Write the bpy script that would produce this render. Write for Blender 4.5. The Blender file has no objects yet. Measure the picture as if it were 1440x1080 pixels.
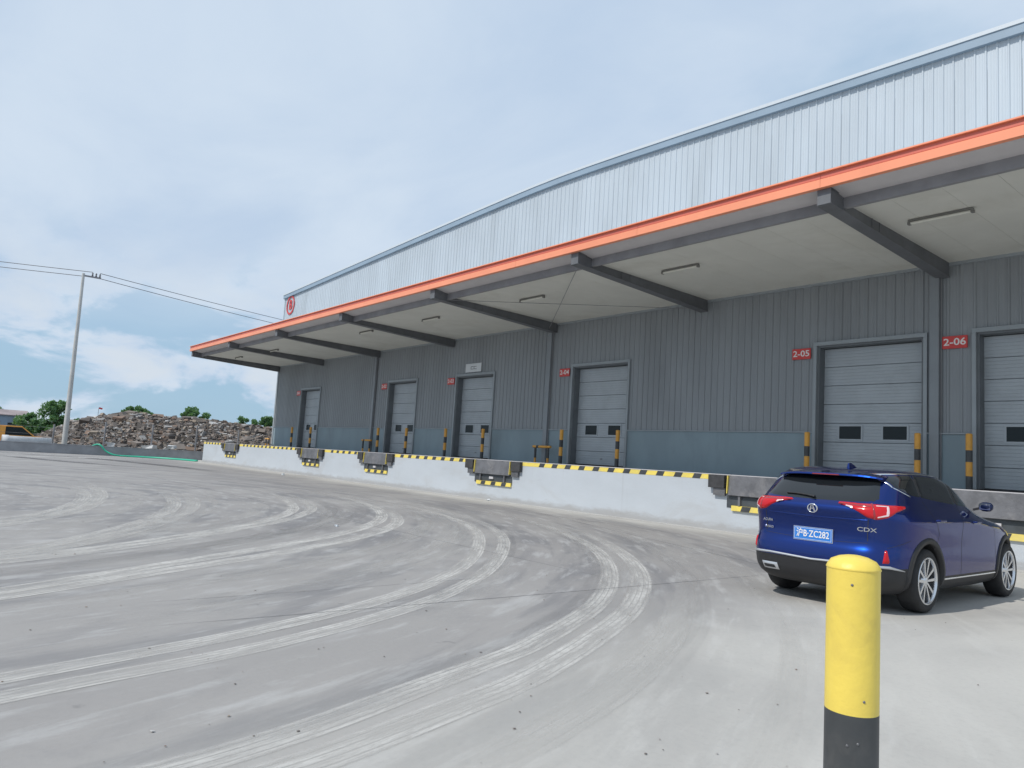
import bpy, bmesh, math, random
from mathutils import Vector, Matrix
from mathutils.bvhtree import BVHTree

random.seed(7)
SC = bpy.context.scene
COL = SC.collection
R = math.radians

# ------------------------------------------------------------------ camera, sky, sun, exposure
CAM_H = 1.3905
yaw, pitch, roll = R(38.7812), R(5.9449), R(3.5932)
fw = Vector((-math.cos(yaw), math.sin(yaw), 0)); rt = Vector((math.sin(yaw), math.cos(yaw), 0)); up = Vector((0, 0, 1))
fw2 = fw * math.cos(pitch) + up * math.sin(pitch); up2 = up * math.cos(pitch) - fw * math.sin(pitch)
r3 = rt * math.cos(roll) + up2 * math.sin(roll); u3 = up2 * math.cos(roll) - rt * math.sin(roll)
cam_data = bpy.data.cameras.new('camera'); cam = bpy.data.objects.new('camera', cam_data); COL.objects.link(cam)
M = Matrix((r3, u3, -fw2)).transposed().to_4x4(); M.translation = Vector((0, 0, CAM_H)); cam.matrix_world = M
cam_data.sensor_width = 36; cam_data.lens = 36 * 1037.11 / 1440; cam_data.clip_start = 0.05; cam_data.clip_end = 5000
SC.camera = cam
SC.render.engine = 'CYCLES'

SUN_TRAVEL = Vector((0.10, 0.84, -1.0)).normalized()
SUN_EL = math.asin(-SUN_TRAVEL.z); SUN_AZ = math.atan2(-SUN_TRAVEL.x, -SUN_TRAVEL.y)
world = bpy.data.worlds.new('World'); SC.world = world; world.use_nodes = True
SC.view_settings.view_transform = 'Standard'; SC.view_settings.look = 'None'
SC.view_settings.exposure = 0.0; SC.view_settings.gamma = 1.0
SC.cycles.transparent_max_bounces = 40      # many thin dust ribbons lie on the yard


class NT:
    """tiny node helper"""
    def __init__(s, tree): s.t = tree
    def n(s, typ, **kw):
        nd = s.t.nodes.new(typ)
        ins = kw.pop('ins', {})
        for k, v in kw.items(): setattr(nd, k, v)
        for k, v in ins.items():
            if isinstance(v, bpy.types.NodeSocket): s.t.links.new(v, nd.inputs[k])
            else: nd.inputs[k].default_value = v
        return nd
    def math(s, op, a, b=0.0, c=0.0, clamp=False):
        nd = s.t.nodes.new('ShaderNodeMath'); nd.operation = op; nd.use_clamp = clamp
        for i, v in enumerate((a, b, c)):
            if isinstance(v, bpy.types.NodeSocket): s.t.links.new(v, nd.inputs[i])
            else: nd.inputs[i].default_value = v
        return nd.outputs[0]
    def ramp(s, v, lo, hi, a=0.0, b=1.0, smooth=True):
        nd = s.t.nodes.new('ShaderNodeMapRange'); nd.interpolation_type = 'SMOOTHSTEP' if smooth else 'LINEAR'
        s.t.links.new(v, nd.inputs[0])
        for i, x in zip((1, 2, 3, 4), (lo, hi, a, b)): nd.inputs[i].default_value = x
        return nd.outputs[0]
    def mix(s, f, a, b, mode='MIX'):
        nd = s.t.nodes.new('ShaderNodeMix'); nd.data_type = 'RGBA'; nd.blend_type = mode
        for k, v in ((0, f), (6, a), (7, b)):
            if isinstance(v, bpy.types.NodeSocket): s.t.links.new(v, nd.inputs[k])
            elif k == 0: nd.inputs[0].default_value = v
            else: nd.inputs[k].default_value = (*v[:3], 1)
        return nd.outputs[2]
    def noise(s, vec, scale, detail=4, rough=0.5, dist=0.0):
        nd = s.n('ShaderNodeTexNoise', ins={'Scale': scale, 'Detail': detail, 'Roughness': rough, 'Distortion': dist})
        if vec is not None: s.t.links.new(vec, nd.inputs['Vector'])
        return nd.outputs[0]
    def scale(s, vec, xyz):
        nd = s.n('ShaderNodeMapping'); nd.inputs['Scale'].default_value = xyz
        s.t.links.new(vec, nd.inputs['Vector']); return nd.outputs[0]


def make_sky():
    t = world.node_tree; t.nodes.clear(); q = NT(t)
    sky = q.n('ShaderNodeTexSky', sky_type='NISHITA', sun_disc=False)
    sky.sun_elevation = SUN_EL; sky.sun_rotation = SUN_AZ; sky.air_density = 1.0; sky.dust_density = 0.6
    tc = q.n('ShaderNodeTexCoord'); d = tc.outputs['Generated']
    sep = q.n('ShaderNodeSeparateXYZ', ins={0: d}); x, y, z = sep.outputs
    zz = q.math('ADD', q.math('MAXIMUM', z, 0.0), 0.16)
    comb = q.n('ShaderNodeCombineXYZ', ins={0: q.math('DIVIDE', x, zz), 1: q.math('DIVIDE', y, zz), 2: 0.0}).outputs[0]
    n1 = q.noise(comb, 0.55, 8, 0.52, 0.3)
    n2 = q.noise(q.scale(comb, (1.3, 1.9, 1)), 0.9, 7, 0.55, 0.4)
    # a thin bright sheet nearly everywhere, with a few blue openings
    sheet = q.ramp(n1, 0.30, 0.46)
    # heaped cloud low over the horizon with blue between
    dn = q.noise(q.scale(d, (1, 1, 2.2)), 6.0, 10, 0.56, 0.3)
    low = q.ramp(z, 0.06, 0.28, 1.0, 0.0)
    heap = q.ramp(dn, 0.43, 0.52)
    opening = q.math('MULTIPLY', low, q.math('SUBTRACT', 1.0, heap))
    cover = q.math('MULTIPLY', sheet, q.math('SUBTRACT', 1.0, q.math('MULTIPLY', opening, 0.9)))
    shade = q.ramp(n2, 0.25, 0.75)
    cc = q.mix(shade, (5.05, 6.3, 8.0), (6.4, 7.45, 8.7))
    cc = q.mix(q.math('MULTIPLY', q.ramp(dn, 0.47, 0.60), low), cc, (6.6, 7.35, 8.2))
    # clear air, whitened by summer haze
    skyc = q.mix(0.8, sky.outputs[0], (3.3, 5.4, 7.4))
    col = q.mix(cover, skyc, cc)
    bg = q.n('ShaderNodeBackground', ins={0: col, 1: 0.1})
    out = q.n('ShaderNodeOutputWorld'); t.links.new(bg.outputs[0], out.inputs[0])


make_sky()
sun_data = bpy.data.lights.new('sun', 'SUN'); sun_data.energy = 3.0; sun_data.angle = R(0.6); sun_data.color = (1.0, 0.955, 0.88)
sun = bpy.data.objects.new('sun', sun_data); COL.objects.link(sun)
sun.rotation_euler = SUN_TRAVEL.to_track_quat('-Z', 'Y').to_euler(); sun.location = (-10, -20, 40)


# ------------------------------------------------------------------ helpers
def tag(o, label=None, cat=None, group=None, kind=None):
    if label: o['label'] = label
    if cat: o['category'] = cat
    if group: o['group'] = group
    if kind: o['kind'] = kind
    return o


def empty(name, loc=(0, 0, 0), rz=0.0, parent=None):
    o = bpy.data.objects.new(name, None); COL.objects.link(o); o.location = loc; o.rotation_euler = (0, 0, rz)
    o.empty_display_size = 0.2
    if parent: o.parent = parent
    return o


def link_mesh(name, me, parent=None, loc=None, rot=None, scale=None):
    o = bpy.data.objects.new(name, me); COL.objects.link(o)
    if parent: o.parent = parent
    if loc is not None: o.location = loc
    if rot is not None: o.rotation_euler = rot
    if scale is not None: o.scale = scale
    return o


def copy_tree(o, parent=None):
    c = o.copy(); COL.objects.link(c); c.parent = parent
    for ch in list(o.children): copy_tree(ch, c)
    return c


class MB:
    def __init__(s): s.v = []; s.f = []; s.sm = []
    def add(s, vs, fs, smooth=False):
        b = len(s.v); s.v += [tuple(p) for p in vs]; s.f += [tuple(b + i for i in f) for f in fs]; s.sm += [smooth] * len(fs)
        return s
    def box(s, x0, x1, y0, y1, z0, z1):
        return s.hexa([(x0, y0, z0), (x1, y0, z0), (x1, y1, z0), (x0, y1, z0), (x0, y0, z1), (x1, y0, z1), (x1, y1, z1), (x0, y1, z1)])
    def hexa(s, p):
        return s.add(p, [(3, 2, 1, 0), (4, 5, 6, 7), (0, 1, 5, 4), (1, 2, 6, 5), (2, 3, 7, 6), (3, 0, 4, 7)])
    def prism(s, poly, axis, a, b):
        """extrude a 2D polygon along an axis from a to b"""
        n = len(poly)
        def P(u, w, t): return {'x': (t, u, w), 'y': (u, t, w), 'z': (u, w, t)}[axis]
        vs = [P(u, w, a) for u, w in poly] + [P(u, w, b) for u, w in poly]
        fs = [tuple(range(n))[::-1], tuple(range(n, 2 * n))] + [(i, (i + 1) % n, n + (i + 1) % n, n + i) for i in range(n)]
        return s.add(vs, fs)
    def tube(s, pts, rad, n=8, caps=True):
        pts = [Vector(p) for p in pts]; rings = []
        rads = rad if isinstance(rad, (list, tuple)) else [rad] * len(pts)
        for i, p in enumerate(pts):
            t = (pts[min(i + 1, len(pts) - 1)] - pts[max(i - 1, 0)]).normalized()
            a = t.cross(Vector((0, 0, 1)))
            if a.length < 1e-3: a = Vector((1, 0, 0))
            a.normalize(); b = a.cross(t)
            rings.append([p + (a * math.cos(2 * math.pi * k / n) + b * math.sin(2 * math.pi * k / n)) * rads[i] for k in range(n)])
        vs = [v for r in rings for v in r]; fs = []
        for i in range(len(rings) - 1):
            for k in range(n):
                fs.append((i * n + k, i * n + (k + 1) % n, (i + 1) * n + (k + 1) % n, (i + 1) * n + k))
        s.add(vs, fs, True)
        if caps: s.add(rings[0], [tuple(range(n))]); s.add(rings[-1], [tuple(range(n))[::-1]])
        return s
    def lathe(s, prof, n=24, axis='z', c=(0, 0, 0), caps=True):
        vs = []; fs = []
        for r, h in prof:
            for k in range(n):
                a = 2 * math.pi * k / n; u, w = r * math.cos(a), r * math.sin(a)
                p = {'z': (u, w, h), 'x': (h, u, w), 'y': (u, h, w)}[axis]
                vs.append((p[0] + c[0], p[1] + c[1], p[2] + c[2]))
        m = len(prof)
        for i in range(m - 1):
            for k in range(n): fs.append((i * n + k, i * n + (k + 1) % n, (i + 1) * n + (k + 1) % n, (i + 1) * n + k))
        s.add(vs, fs, True)
        if caps:
            if prof[0][0] > 1e-4: s.add(vs[:n], [tuple(range(n))[::-1]])
            if prof[-1][0] > 1e-4: s.add(vs[-n:], [tuple(range(n))])
        return s
    def mesh(s, name, mat=None):
        me = bpy.data.meshes.new(name); me.from_pydata(s.v, [], s.f)
        me.polygons.foreach_set('use_smooth', s.sm)
        bm = bmesh.new(); bm.from_mesh(me); bmesh.ops.recalc_face_normals(bm, faces=bm.faces); bm.to_mesh(me); bm.free()
        if mat: me.materials.append(mat)
        me.update(); return me
    def build(s, name, mat=None, parent=None, loc=None, rot=None, bevel=0):
        o = link_mesh(name, s.mesh(name, mat), parent, loc, rot)
        if bevel:
            m = o.modifiers.new('bevel', 'BEVEL'); m.width = bevel; m.segments = 2; m.limit_method = 'ANGLE'; m.angle_limit = R(40)
        return o


def material(name, col, rough=0.6, metal=0.0, var=0.0, vscale=1.5, bump=0.0, bscale=30.0, coat=0.0, spec=0.5, dirt=None, dirt_scale=0.6, dirt_amt=0.0, stretch=None, trans=0.0):
    m = bpy.data.materials.new(name); m.use_nodes = True; t = m.node_tree; q = NT(t)
    b = t.nodes['Principled BSDF']
    b.inputs['Roughness'].default_value = rough; b.inputs['Metallic'].default_value = metal
    b.inputs['Specular IOR Level'].default_value = spec
    b.inputs['Coat Weight'].default_value = coat; b.inputs['Coat Roughness'].default_value = 0.04
    b.inputs['Transmission Weight'].default_value = trans
    b.inputs['Base Color'].default_value = (*col, 1)
    geo = q.n('ShaderNodeNewGeometry'); pos = geo.outputs['Position']
    if stretch: pos = q.scale(pos, stretch)
    c = None
    if var > 0:
        n = q.noise(pos, vscale, 5, 0.6)
        lo = tuple(x * (1 - var) for x in col); hi = tuple(min(1, x * (1 + var)) for x in col)
        c = q.mix(q.ramp(n, 0.3, 0.7), lo, hi)
    if dirt_amt > 0:
        n = q.noise(pos, dirt_scale, 7, 0.65, 0.6)
        f = q.math('MULTIPLY', q.ramp(n, 0.48, 0.72), dirt_amt)
        c = q.mix(f, c if c else col, dirt or (0.12, 0.11, 0.10))
    if c: t.links.new(c, b.inputs['Base Color'])
    if bump > 0:
        n = q.noise(geo.outputs['Position'], bscale, 4, 0.6)
        bp = q.n('ShaderNodeBump', ins={'Strength': bump, 'Distance': 0.02, 'Height': n})
        t.links.new(bp.outputs[0], b.inputs['Normal'])
    return m


MAT = {}
MAT['panel_light'] = material('pale_blue_grey_sheet_steel', (0.50, 0.56, 0.62), 0.45, 0.0, 0.05, 0.8, dirt=(0.36, 0.40, 0.43), dirt_amt=0.35, dirt_scale=0.35, stretch=(1, 1, 0.25))
MAT['panel_dark'] = material('grey_sheet_steel', (0.275, 0.298, 0.32), 0.5, 0.0, 0.06, 0.8, dirt=(0.20, 0.215, 0.23), dirt_amt=0.4, dirt_scale=0.35, stretch=(1, 1, 0.2))
MAT['plinth'] = material('painted_plinth_wall', (0.23, 0.30, 0.34), 0.6, 0.0, 0.08, 0.7, dirt=(0.16, 0.20, 0.22), dirt_amt=0.4, dirt_scale=0.8, stretch=(1, 1, 0.4))
MAT['trim'] = material('grey_steel_trim', (0.31, 0.345, 0.375), 0.45, 0.0, 0.05)
MAT['column'] = material('column_paint', (0.24, 0.265, 0.29), 0.45, 0.0, 0.05)
MAT['coping'] = material('blue_grey_coping', (0.27, 0.355, 0.445), 0.4, 0.0, 0.06, 0.5)
MAT['cap'] = material('sunlit_coping_cap', (0.58, 0.63, 0.68), 0.4)  # lighter than the coping: the sunlit top edge is put into the colour
MAT['steel'] = material('dark_grey_painted_steel', (0.25, 0.25, 0.265), 0.5, 0.0, 0.12, 1.5)
MAT['beam'] = material('dark_beam_paint', (0.135, 0.142, 0.155), 0.55, 0.0, 0.12, 1.5)
MAT['gutter'] = material('grey_gutter_sheet', (0.56, 0.54, 0.55), 0.5, 0.0, 0.05, 1.0)
MAT['soffit'] = material('off_white_soffit_sheet', (0.70, 0.70, 0.65), 0.6, 0.0, 0.05, 0.5, dirt=(0.55, 0.54, 0.48), dirt_amt=0.45, dirt_scale=0.5)
MAT['orange'] = material('orange_fascia_paint', (0.90, 0.325, 0.185), 0.4, 0.0, 0.05, 0.6)
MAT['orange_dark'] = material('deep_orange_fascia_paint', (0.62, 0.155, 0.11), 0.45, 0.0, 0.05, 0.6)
MAT['door'] = material('grey_sectional_door', (0.40, 0.44, 0.475), 0.42, 0.0, 0.05, 1.2, dirt=(0.28, 0.30, 0.32), dirt_amt=0.3, dirt_scale=1.1)
MAT['door_trim'] = material('door_frame_steel', (0.30, 0.335, 0.36), 0.45, 0.0, 0.05)
MAT['jamb'] = material('dark_door_reveal', (0.15, 0.165, 0.18), 0.6, 0.0, 0.1)
MAT['glass_dark'] = material('dark_window_glass', (0.014, 0.022, 0.026), 0.25, 0.0, spec=0.25)
MAT['white_wall'] = material('white_dock_paint', (0.49, 0.525, 0.565), 0.7, 0.0, 0.035, 0.9, 0.15, 25, dirt=(0.41, 0.41, 0.41), dirt_amt=0.45, dirt_scale=0.8, stretch=(0.6, 1, 1.4))
def splash(m, col, z0, z1, amt):
    t = m.node_tree; q = NT(t); b = t.nodes['Principled BSDF']; src = b.inputs['Base Color'].links[0].from_socket
    pos = q.n('ShaderNodeNewGeometry').outputs['Position']; z = q.n('ShaderNodeSeparateXYZ', ins={0: pos}).outputs[2]
    n = q.noise(q.scale(pos, (1.2, 1, 3.0)), 1.6, 7, 0.65, 0.5); hgt = q.math('ADD', z, q.math('MULTIPLY', n, -0.35))
    f = q.math('MULTIPLY', q.ramp(hgt, z0, z1), -amt); f = q.math('ADD', f, amt, clamp=True)
    streak = q.noise(q.scale(pos, (9.0, 1, 0.35)), 1.0, 5, 0.6); f2 = q.math('MULTIPLY', q.ramp(streak, 0.60, 0.78), 0.28)
    c = q.mix(f, src, col); t.links.new(q.mix(f2, c, (0.36, 0.37, 0.38)), b.inputs['Base Color'])
splash(MAT['white_wall'], (0.33, 0.32, 0.31), -0.12, 0.06, 0.7)
MAT['concrete'] = material('platform_concrete', (0.36, 0.36, 0.35), 0.85, 0.0, 0.12, 1.5, 0.3, 30)
MAT['kerb_grey'] = material('grey_rendered_kerb', (0.33, 0.34, 0.36), 0.85, 0.0, 0.15, 1.2, 0.3, 15)
MAT['yellow'] = material('yellow_safety_paint', (0.80, 0.61, 0.11), 0.42, 0.0, 0.06, 3.0, 0.1, 40, dirt=(0.50, 0.37, 0.10), dirt_amt=0.3, dirt_scale=5.0)
def chips(m, col, scale, lo, hi):
    t = m.node_tree; q = NT(t); b = t.nodes['Principled BSDF']; src = b.inputs['Base Color'].links[0].from_socket
    n = q.noise(q.n('ShaderNodeNewGeometry').outputs['Position'], scale, 5, 0.65, 0.8)
    t.links.new(q.mix(q.ramp(n, lo, hi), src, col), b.inputs['Base Color'])
chips(MAT['yellow'], (0.30, 0.17, 0.07), 14.0, 0.695, 0.715)
MAT['yellow_strip'] = material('yellow_edge_paint', (0.84, 0.66, 0.13), 0.6, 0.0, 0.06, 3.0, dirt=(0.45, 0.40, 0.25), dirt_amt=0.45, dirt_scale=2.5)
MAT['amber'] = material('amber_safety_paint', (0.72, 0.36, 0.06), 0.5, 0.0, 0.08, 3.0, dirt=(0.35, 0.18, 0.05), dirt_amt=0.3, dirt_scale=4.0)
MAT['black_paint'] = material('black_safety_paint', (0.05, 0.054, 0.058), 0.5, 0.0, 0.2, 3.0, dirt=(0.12, 0.115, 0.11), dirt_amt=0.35, dirt_scale=4.0)
MAT['rubber'] = material('black_rubber', (0.045, 0.045, 0.048), 0.75, 0.0, 0.2, 5, 0.2, 60)
MAT['lip'] = material('worn_leveller_steel', (0.155, 0.155, 0.165), 0.5, 0.3, 0.22, 3.0, 0.2, 20, dirt=(0.30, 0.285, 0.28), dirt_amt=0.5, dirt_scale=2.2)
MAT['recess'] = material('dark_pit_shade', (0.07, 0.08, 0.09), 0.6, 0.2, 0.2, 3.0)  # dark colour carries the shade inside the leveller recess
MAT['red_sign'] = material('red_sign_face', (0.62, 0.055, 0.05), 0.4, 0.0, 0.04)
MAT['white_print'] = material('white_lettering', (0.80, 0.78, 0.76), 0.5)
MAT['white_sign'] = material('white_sign_face', (0.66, 0.69, 0.72), 0.45, 0.0, 0.05)
MAT['black_print'] = material('dark_lettering', (0.03, 0.03, 0.035), 0.5)
MAT['lamp_body'] = material('lamp_housing', (0.20, 0.20, 0.19), 0.5)
MAT['lamp_tube'] = material('lamp_tube_cover', (0.72, 0.72, 0.66), 0.35)
MAT['pole'] = material('spun_concrete_pole', (0.50, 0.50, 0.49), 0.75, 0.0, 0.1, 1.0)
MAT['wire'] = material('cable_black', (0.05, 0.05, 0.06), 0.5)
MAT['hose'] = material('green_hose', (0.03, 0.42, 0.27), 0.4)
MAT['pipe'] = material('pale_concrete_pipe', (0.58, 0.59, 0.60), 0.8, 0.0, 0.08, 2.0, 0.2, 20)
MAT['terrain'] = material('dry_earth', (0.24, 0.22, 0.18), 0.95, 0.0, 0.3, 0.15)
MAT['bark'] = material('tree_bark', (0.09, 0.07, 0.05), 0.9, 0.0, 0.3, 4)
MAT['roof'] = material('roof_sheet', (0.45, 0.48, 0.50), 0.5)
MAT['tyre'] = material('tyre_rubber', (0.022, 0.022, 0.023), 0.75, 0.0, 0.2, 8)
MAT['rim'] = material('alloy_rim', (0.72, 0.73, 0.75), 0.22, 0.9)
MAT['rim_dark'] = material('alloy_rim_dark', (0.07, 0.07, 0.075), 0.4, 0.6)
MAT['cladding'] = material('dark_plastic_cladding', (0.022, 0.022, 0.024), 0.55)
MAT['silver'] = material('satin_silver_plastic', (0.62, 0.63, 0.65), 0.3, 0.7)
MAT['chrome'] = material('chrome', (0.80, 0.81, 0.83), 0.12, 1.0)
MAT['car_glass'] = material('tinted_car_glass', (0.012, 0.014, 0.016), 0.03, 0.0, spec=0.7)
MAT['lamp_red'] = material('red_lamp_lens', (0.52, 0.006, 0.012), 0.15, 0.0, spec=0.4, coat=0.25)
MAT['lamp_deep'] = material('deep_red_lamp_lens', (0.26, 0.008, 0.012), 0.12, 0.0, spec=0.6, coat=1.0)
MAT['lamp_clear'] = material('clear_lamp_lens', (0.80, 0.62, 0.62), 0.15, 0.2, coat=1.0)
MAT['plate_blue'] = material('blue_number_plate', (0.03, 0.20, 0.62), 0.35)
MAT['truck_orange'] = material('orange_vehicle_paint', (0.80, 0.38, 0.08), 0.4, 0.0, 0.1, 2.0)
MAT['flag_red'] = material('red_flag_cloth', (0.6, 0.03, 0.04), 0.8)
MAT['shed'] = material('blue_grey_shed_wall', (0.20, 0.27, 0.36), 0.7, 0.0, 0.15, 0.3)
MAT['shed_roof'] = material('rusty_shed_roof', (0.30, 0.25, 0.25), 0.7, 0.0, 0.2, 0.3)


def leaf_material(name, a, b):
    m = bpy.data.materials.new(name); m.use_nodes = True; t = m.node_tree; q = NT(t); bs = t.nodes['Principled BSDF']
    geo = q.n('ShaderNodeNewGeometry')
    rnd = geo.outputs['Random Per Island']
    t.links.new(q.mix(rnd, a, b), bs.inputs['Base Color']); bs.inputs['Roughness'].default_value = 0.55
    tr = q.n('ShaderNodeBsdfTranslucent', ins={0: (b[0] * 1.2, b[1] * 1.2, b[2] * 0.6, 1)})
    mx = q.n('ShaderNodeMixShader', ins={0: 0.35}); t.links.new(bs.outputs[0], mx.inputs[1]); t.links.new(tr.outputs[0], mx.inputs[2])
    t.links.new(mx.outputs[0], t.nodes['Material Output'].inputs[0]); return m


MAT['leaf'] = leaf_material('tree_leaves', (0.075, 0.17, 0.085), (0.15, 0.28, 0.13))
MAT['leaf_far'] = leaf_material('far_tree_leaves', (0.055, 0.12, 0.075), (0.09, 0.17, 0.09))


def rubble_material():
    m = bpy.data.materials.new('broken_concrete_and_brick'); m.use_nodes = True; t = m.node_tree; q = NT(t); bs = t.nodes['Principled BSDF']
    geo = q.n('ShaderNodeNewGeometry'); rnd = geo.outputs['Random Per Island']
    cr = q.n('ShaderNodeValToRGB', ins={0: rnd}); e = cr.color_ramp; e.interpolation = 'CONSTANT'
    e.elements[0].position = 0; e.elements[0].color = (0.135, 0.118, 0.108, 1)
    e.elements[1].position = 0.3; e.elements[1].color = (0.195, 0.165, 0.145, 1)
    for p, c in ((0.5, (0.24, 0.205, 0.18)), (0.66, (0.22, 0.155, 0.12)), (0.78, (0.27, 0.225, 0.18)), (0.88, (0.33, 0.32, 0.31)), (0.96, (0.46, 0.45, 0.44))):
        k = e.elements.new(p); k.color = (*c, 1)
    t.links.new(cr.outputs[0], bs.inputs['Base Color']); bs.inputs['Roughness'].default_value = 0.9
    return m


MAT['rubble'] = rubble_material()


def car_paint():
    m = bpy.data.materials.new('metallic_blue_car_paint'); m.use_nodes = True; t = m.node_tree; q = NT(t); b = t.nodes['Principled BSDF']
    b.inputs['Metallic'].default_value = 0.9; b.inputs['Specular Tint'].default_value = (0.05, 0.12, 0.4, 1); b.inputs['Roughness'].default_value = 0.30
    b.inputs['Coat Weight'].default_value = 1.0; b.inputs['Coat Roughness'].default_value = 0.02; b.inputs['Coat IOR'].default_value = 1.45
    geo = q.n('ShaderNodeNewGeometry')
    # dust low on the doors and a faint flake
    n = q.noise(geo.outputs['Position'], 3.0, 6, 0.6)
    z = q.n('ShaderNodeSeparateXYZ', ins={0: geo.outputs['Position']}).outputs[2]
    f = q.math('MULTIPLY', q.ramp(z, 0.75, 0.3), q.ramp(n, 0.3, 0.8, 0.0, 0.05))
    t.links.new(q.mix(f, (0.004, 0.028, 0.185), (0.10, 0.10, 0.11)), b.inputs['Base Color'])
    return m


MAT['paint'] = car_paint()
MAT['mirror'] = material('dark_mirror_shell', (0.008, 0.016, 0.06), 0.3, 0.3)


def ground_material():
    m = bpy.data.materials.new('dusty_yard_concrete'); m.use_nodes = True; t = m.node_tree; q = NT(t); b = t.nodes['Principled BSDF']
    geo = q.n('ShaderNodeNewGeometry'); pos = geo.outputs['Position']
    sp = q.n('ShaderNodeSeparateXYZ', ins={0: pos}); x, y, _ = sp.outputs
    # polar coordinates round the turning point: scuffs run along the arcs the lorries drive
    dx = q.math('ADD', x, 20.0); dy = q.math('ADD', y, 4.0)
    rad = q.math('SQRT', q.math('ADD', q.math('MULTIPLY', dx, dx), q.math('MULTIPLY', dy, dy)))
    ang = q.math('ARCTAN2', dy, dx)
    pol = q.n('ShaderNodeCombineXYZ', ins={0: rad, 1: q.math('MULTIPLY', ang, 3.0), 2: 0.0}).outputs[0]
    scuff = q.noise(pol, 1.3, 7, 0.62, 0.4)
    scuff2 = q.noise(pol, 4.5, 6, 0.65, 0.2)
    cloud = q.noise(pos, 0.22, 7, 0.6, 0.8)
    blotch = q.noise(pos, 1.1, 8, 0.62, 0.5)
    fine = q.noise(pos, 22.0, 6, 0.7)
    # clean pale dust lies where lorries do not scrub: by the parked car and along the dock
    dust = q.math('MAXIMUM', q.ramp(q.math('ADD', x, q.math('MULTIPLY', y, 0.3)), -3.9, -1.3), q.ramp(y, 13.4, 15.8))
    dust = q.math('MULTIPLY', dust, q.ramp(cloud, 0.25, 0.6, 0.55, 1.0))
    c = q.mix(q.ramp(cloud, 0.3, 0.7), (0.255, 0.243, 0.238), (0.328, 0.314, 0.303))
    c = q.mix(q.math('MULTIPLY', q.ramp(scuff, 0.46, 0.64), 0.75), c, (0.190, 0.187, 0.193))
    c = q.mix(q.math('MULTIPLY', q.ramp(scuff2, 0.50, 0.68), 0.55), c, (0.45, 0.445, 0.44))
    c = q.mix(q.math('MULTIPLY', q.ramp(blotch, 0.5, 0.75), 0.4), c, (0.205, 0.200, 0.205))
    drip = q.noise(pos, 3.1, 3, 0.5, 0.3)
    c = q.mix(q.math('MULTIPLY', q.ramp(drip, 0.70, 0.76), 0.45), c, (0.13, 0.128, 0.13))
    c = q.mix(q.math('MULTIPLY', dust, 0.85), c, (0.525, 0.51, 0.475))
    c = q.mix(q.math('MULTIPLY', q.ramp(fine, 0.45, 0.75), 0.16), c, (0.22, 0.22, 0.22))
    t.links.new(c, b.inputs['Base Color']); b.inputs['Roughness'].default_value = 0.82
    b.inputs['Specular IOR Level'].default_value = 0.35
    bp = q.n('ShaderNodeBump', ins={'Strength': 0.18, 'Distance': 0.01, 'Height': fine}); t.links.new(bp.outputs[0], b.inputs['Normal'])
    return m


def track_material(name, col, ribs):
    """dust pressed into the concrete by a tyre: tread ribs across, patchy along; strength = object colour alpha"""
    m = bpy.data.materials.new(name); m.use_nodes = True; t = m.node_tree; q = NT(t); b = t.nodes['Principled BSDF']
    b.inputs['Base Color'].default_value = (*col, 1); b.inputs['Roughness'].default_value = 0.9; b.inputs['Specular IOR Level'].default_value = 0.2
    uv = q.n('ShaderNodeUVMap'); s = q.n('ShaderNodeSeparateXYZ', ins={0: uv.outputs[0]}); u, v, _ = s.outputs
    edge = q.math('MULTIPLY', q.ramp(u, 0.0, 0.10), q.ramp(u, 1.0, 0.90))
    rib = q.math('ABSOLUTE', q.math('SINE', q.math('MULTIPLY', u, math.pi * ribs)))
    rib = q.ramp(rib, 0.0, 0.6, 0.55, 1.0)
    vn = q.noise(q.n('ShaderNodeCombineXYZ', ins={0: q.math('MULTIPLY', u, 2.0), 1: v, 2: 0}).outputs[0], 0.9, 6, 0.62)
    fn = q.noise(q.n('ShaderNodeCombineXYZ', ins={0: q.math('MULTIPLY', u, 8.0), 1: q.math('MULTIPLY', v, 9.0), 2: 0}).outputs[0], 1.0, 5, 0.7)
    oi = q.n('ShaderNodeObjectInfo')
    endf = q.n('ShaderNodeAttribute', attribute_name='fade').outputs['Fac']
    f = q.math('MULTIPLY', q.math('MULTIPLY', edge, rib), q.ramp(vn, 0.30, 0.66, 0.25, 1.0))
    f = q.math('MULTIPLY', f, q.ramp(fn, 0.25, 0.6, 0.55, 1.0))
    f = q.math('MULTIPLY', q.math('MULTIPLY', f, oi.outputs['Alpha']), endf, clamp=True)
    tr = q.n('ShaderNodeBsdfTransparent'); mx = q.n('ShaderNodeMixShader', ins={0: f})
    t.links.new(tr.outputs[0], mx.inputs[1]); t.links.new(b.outputs[0], mx.inputs[2]); t.links.new(mx.outputs[0], t.nodes['Material Output'].inputs[0])
    return m


MAT['ground'] = ground_material()
MAT['track'] = track_material('pale_tyre_dust', (0.58, 0.565, 0.54), 5)
MAT['track_dark'] = track_material('dark_tyre_scuff', (0.16, 0.162, 0.17), 3)
MAT['stain'] = track_material('damp_stain', (0.13, 0.13, 0.14), 1)
MAT['pale_strip'] = track_material('pale_poured_strip', (0.58, 0.57, 0.55), 1)


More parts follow.
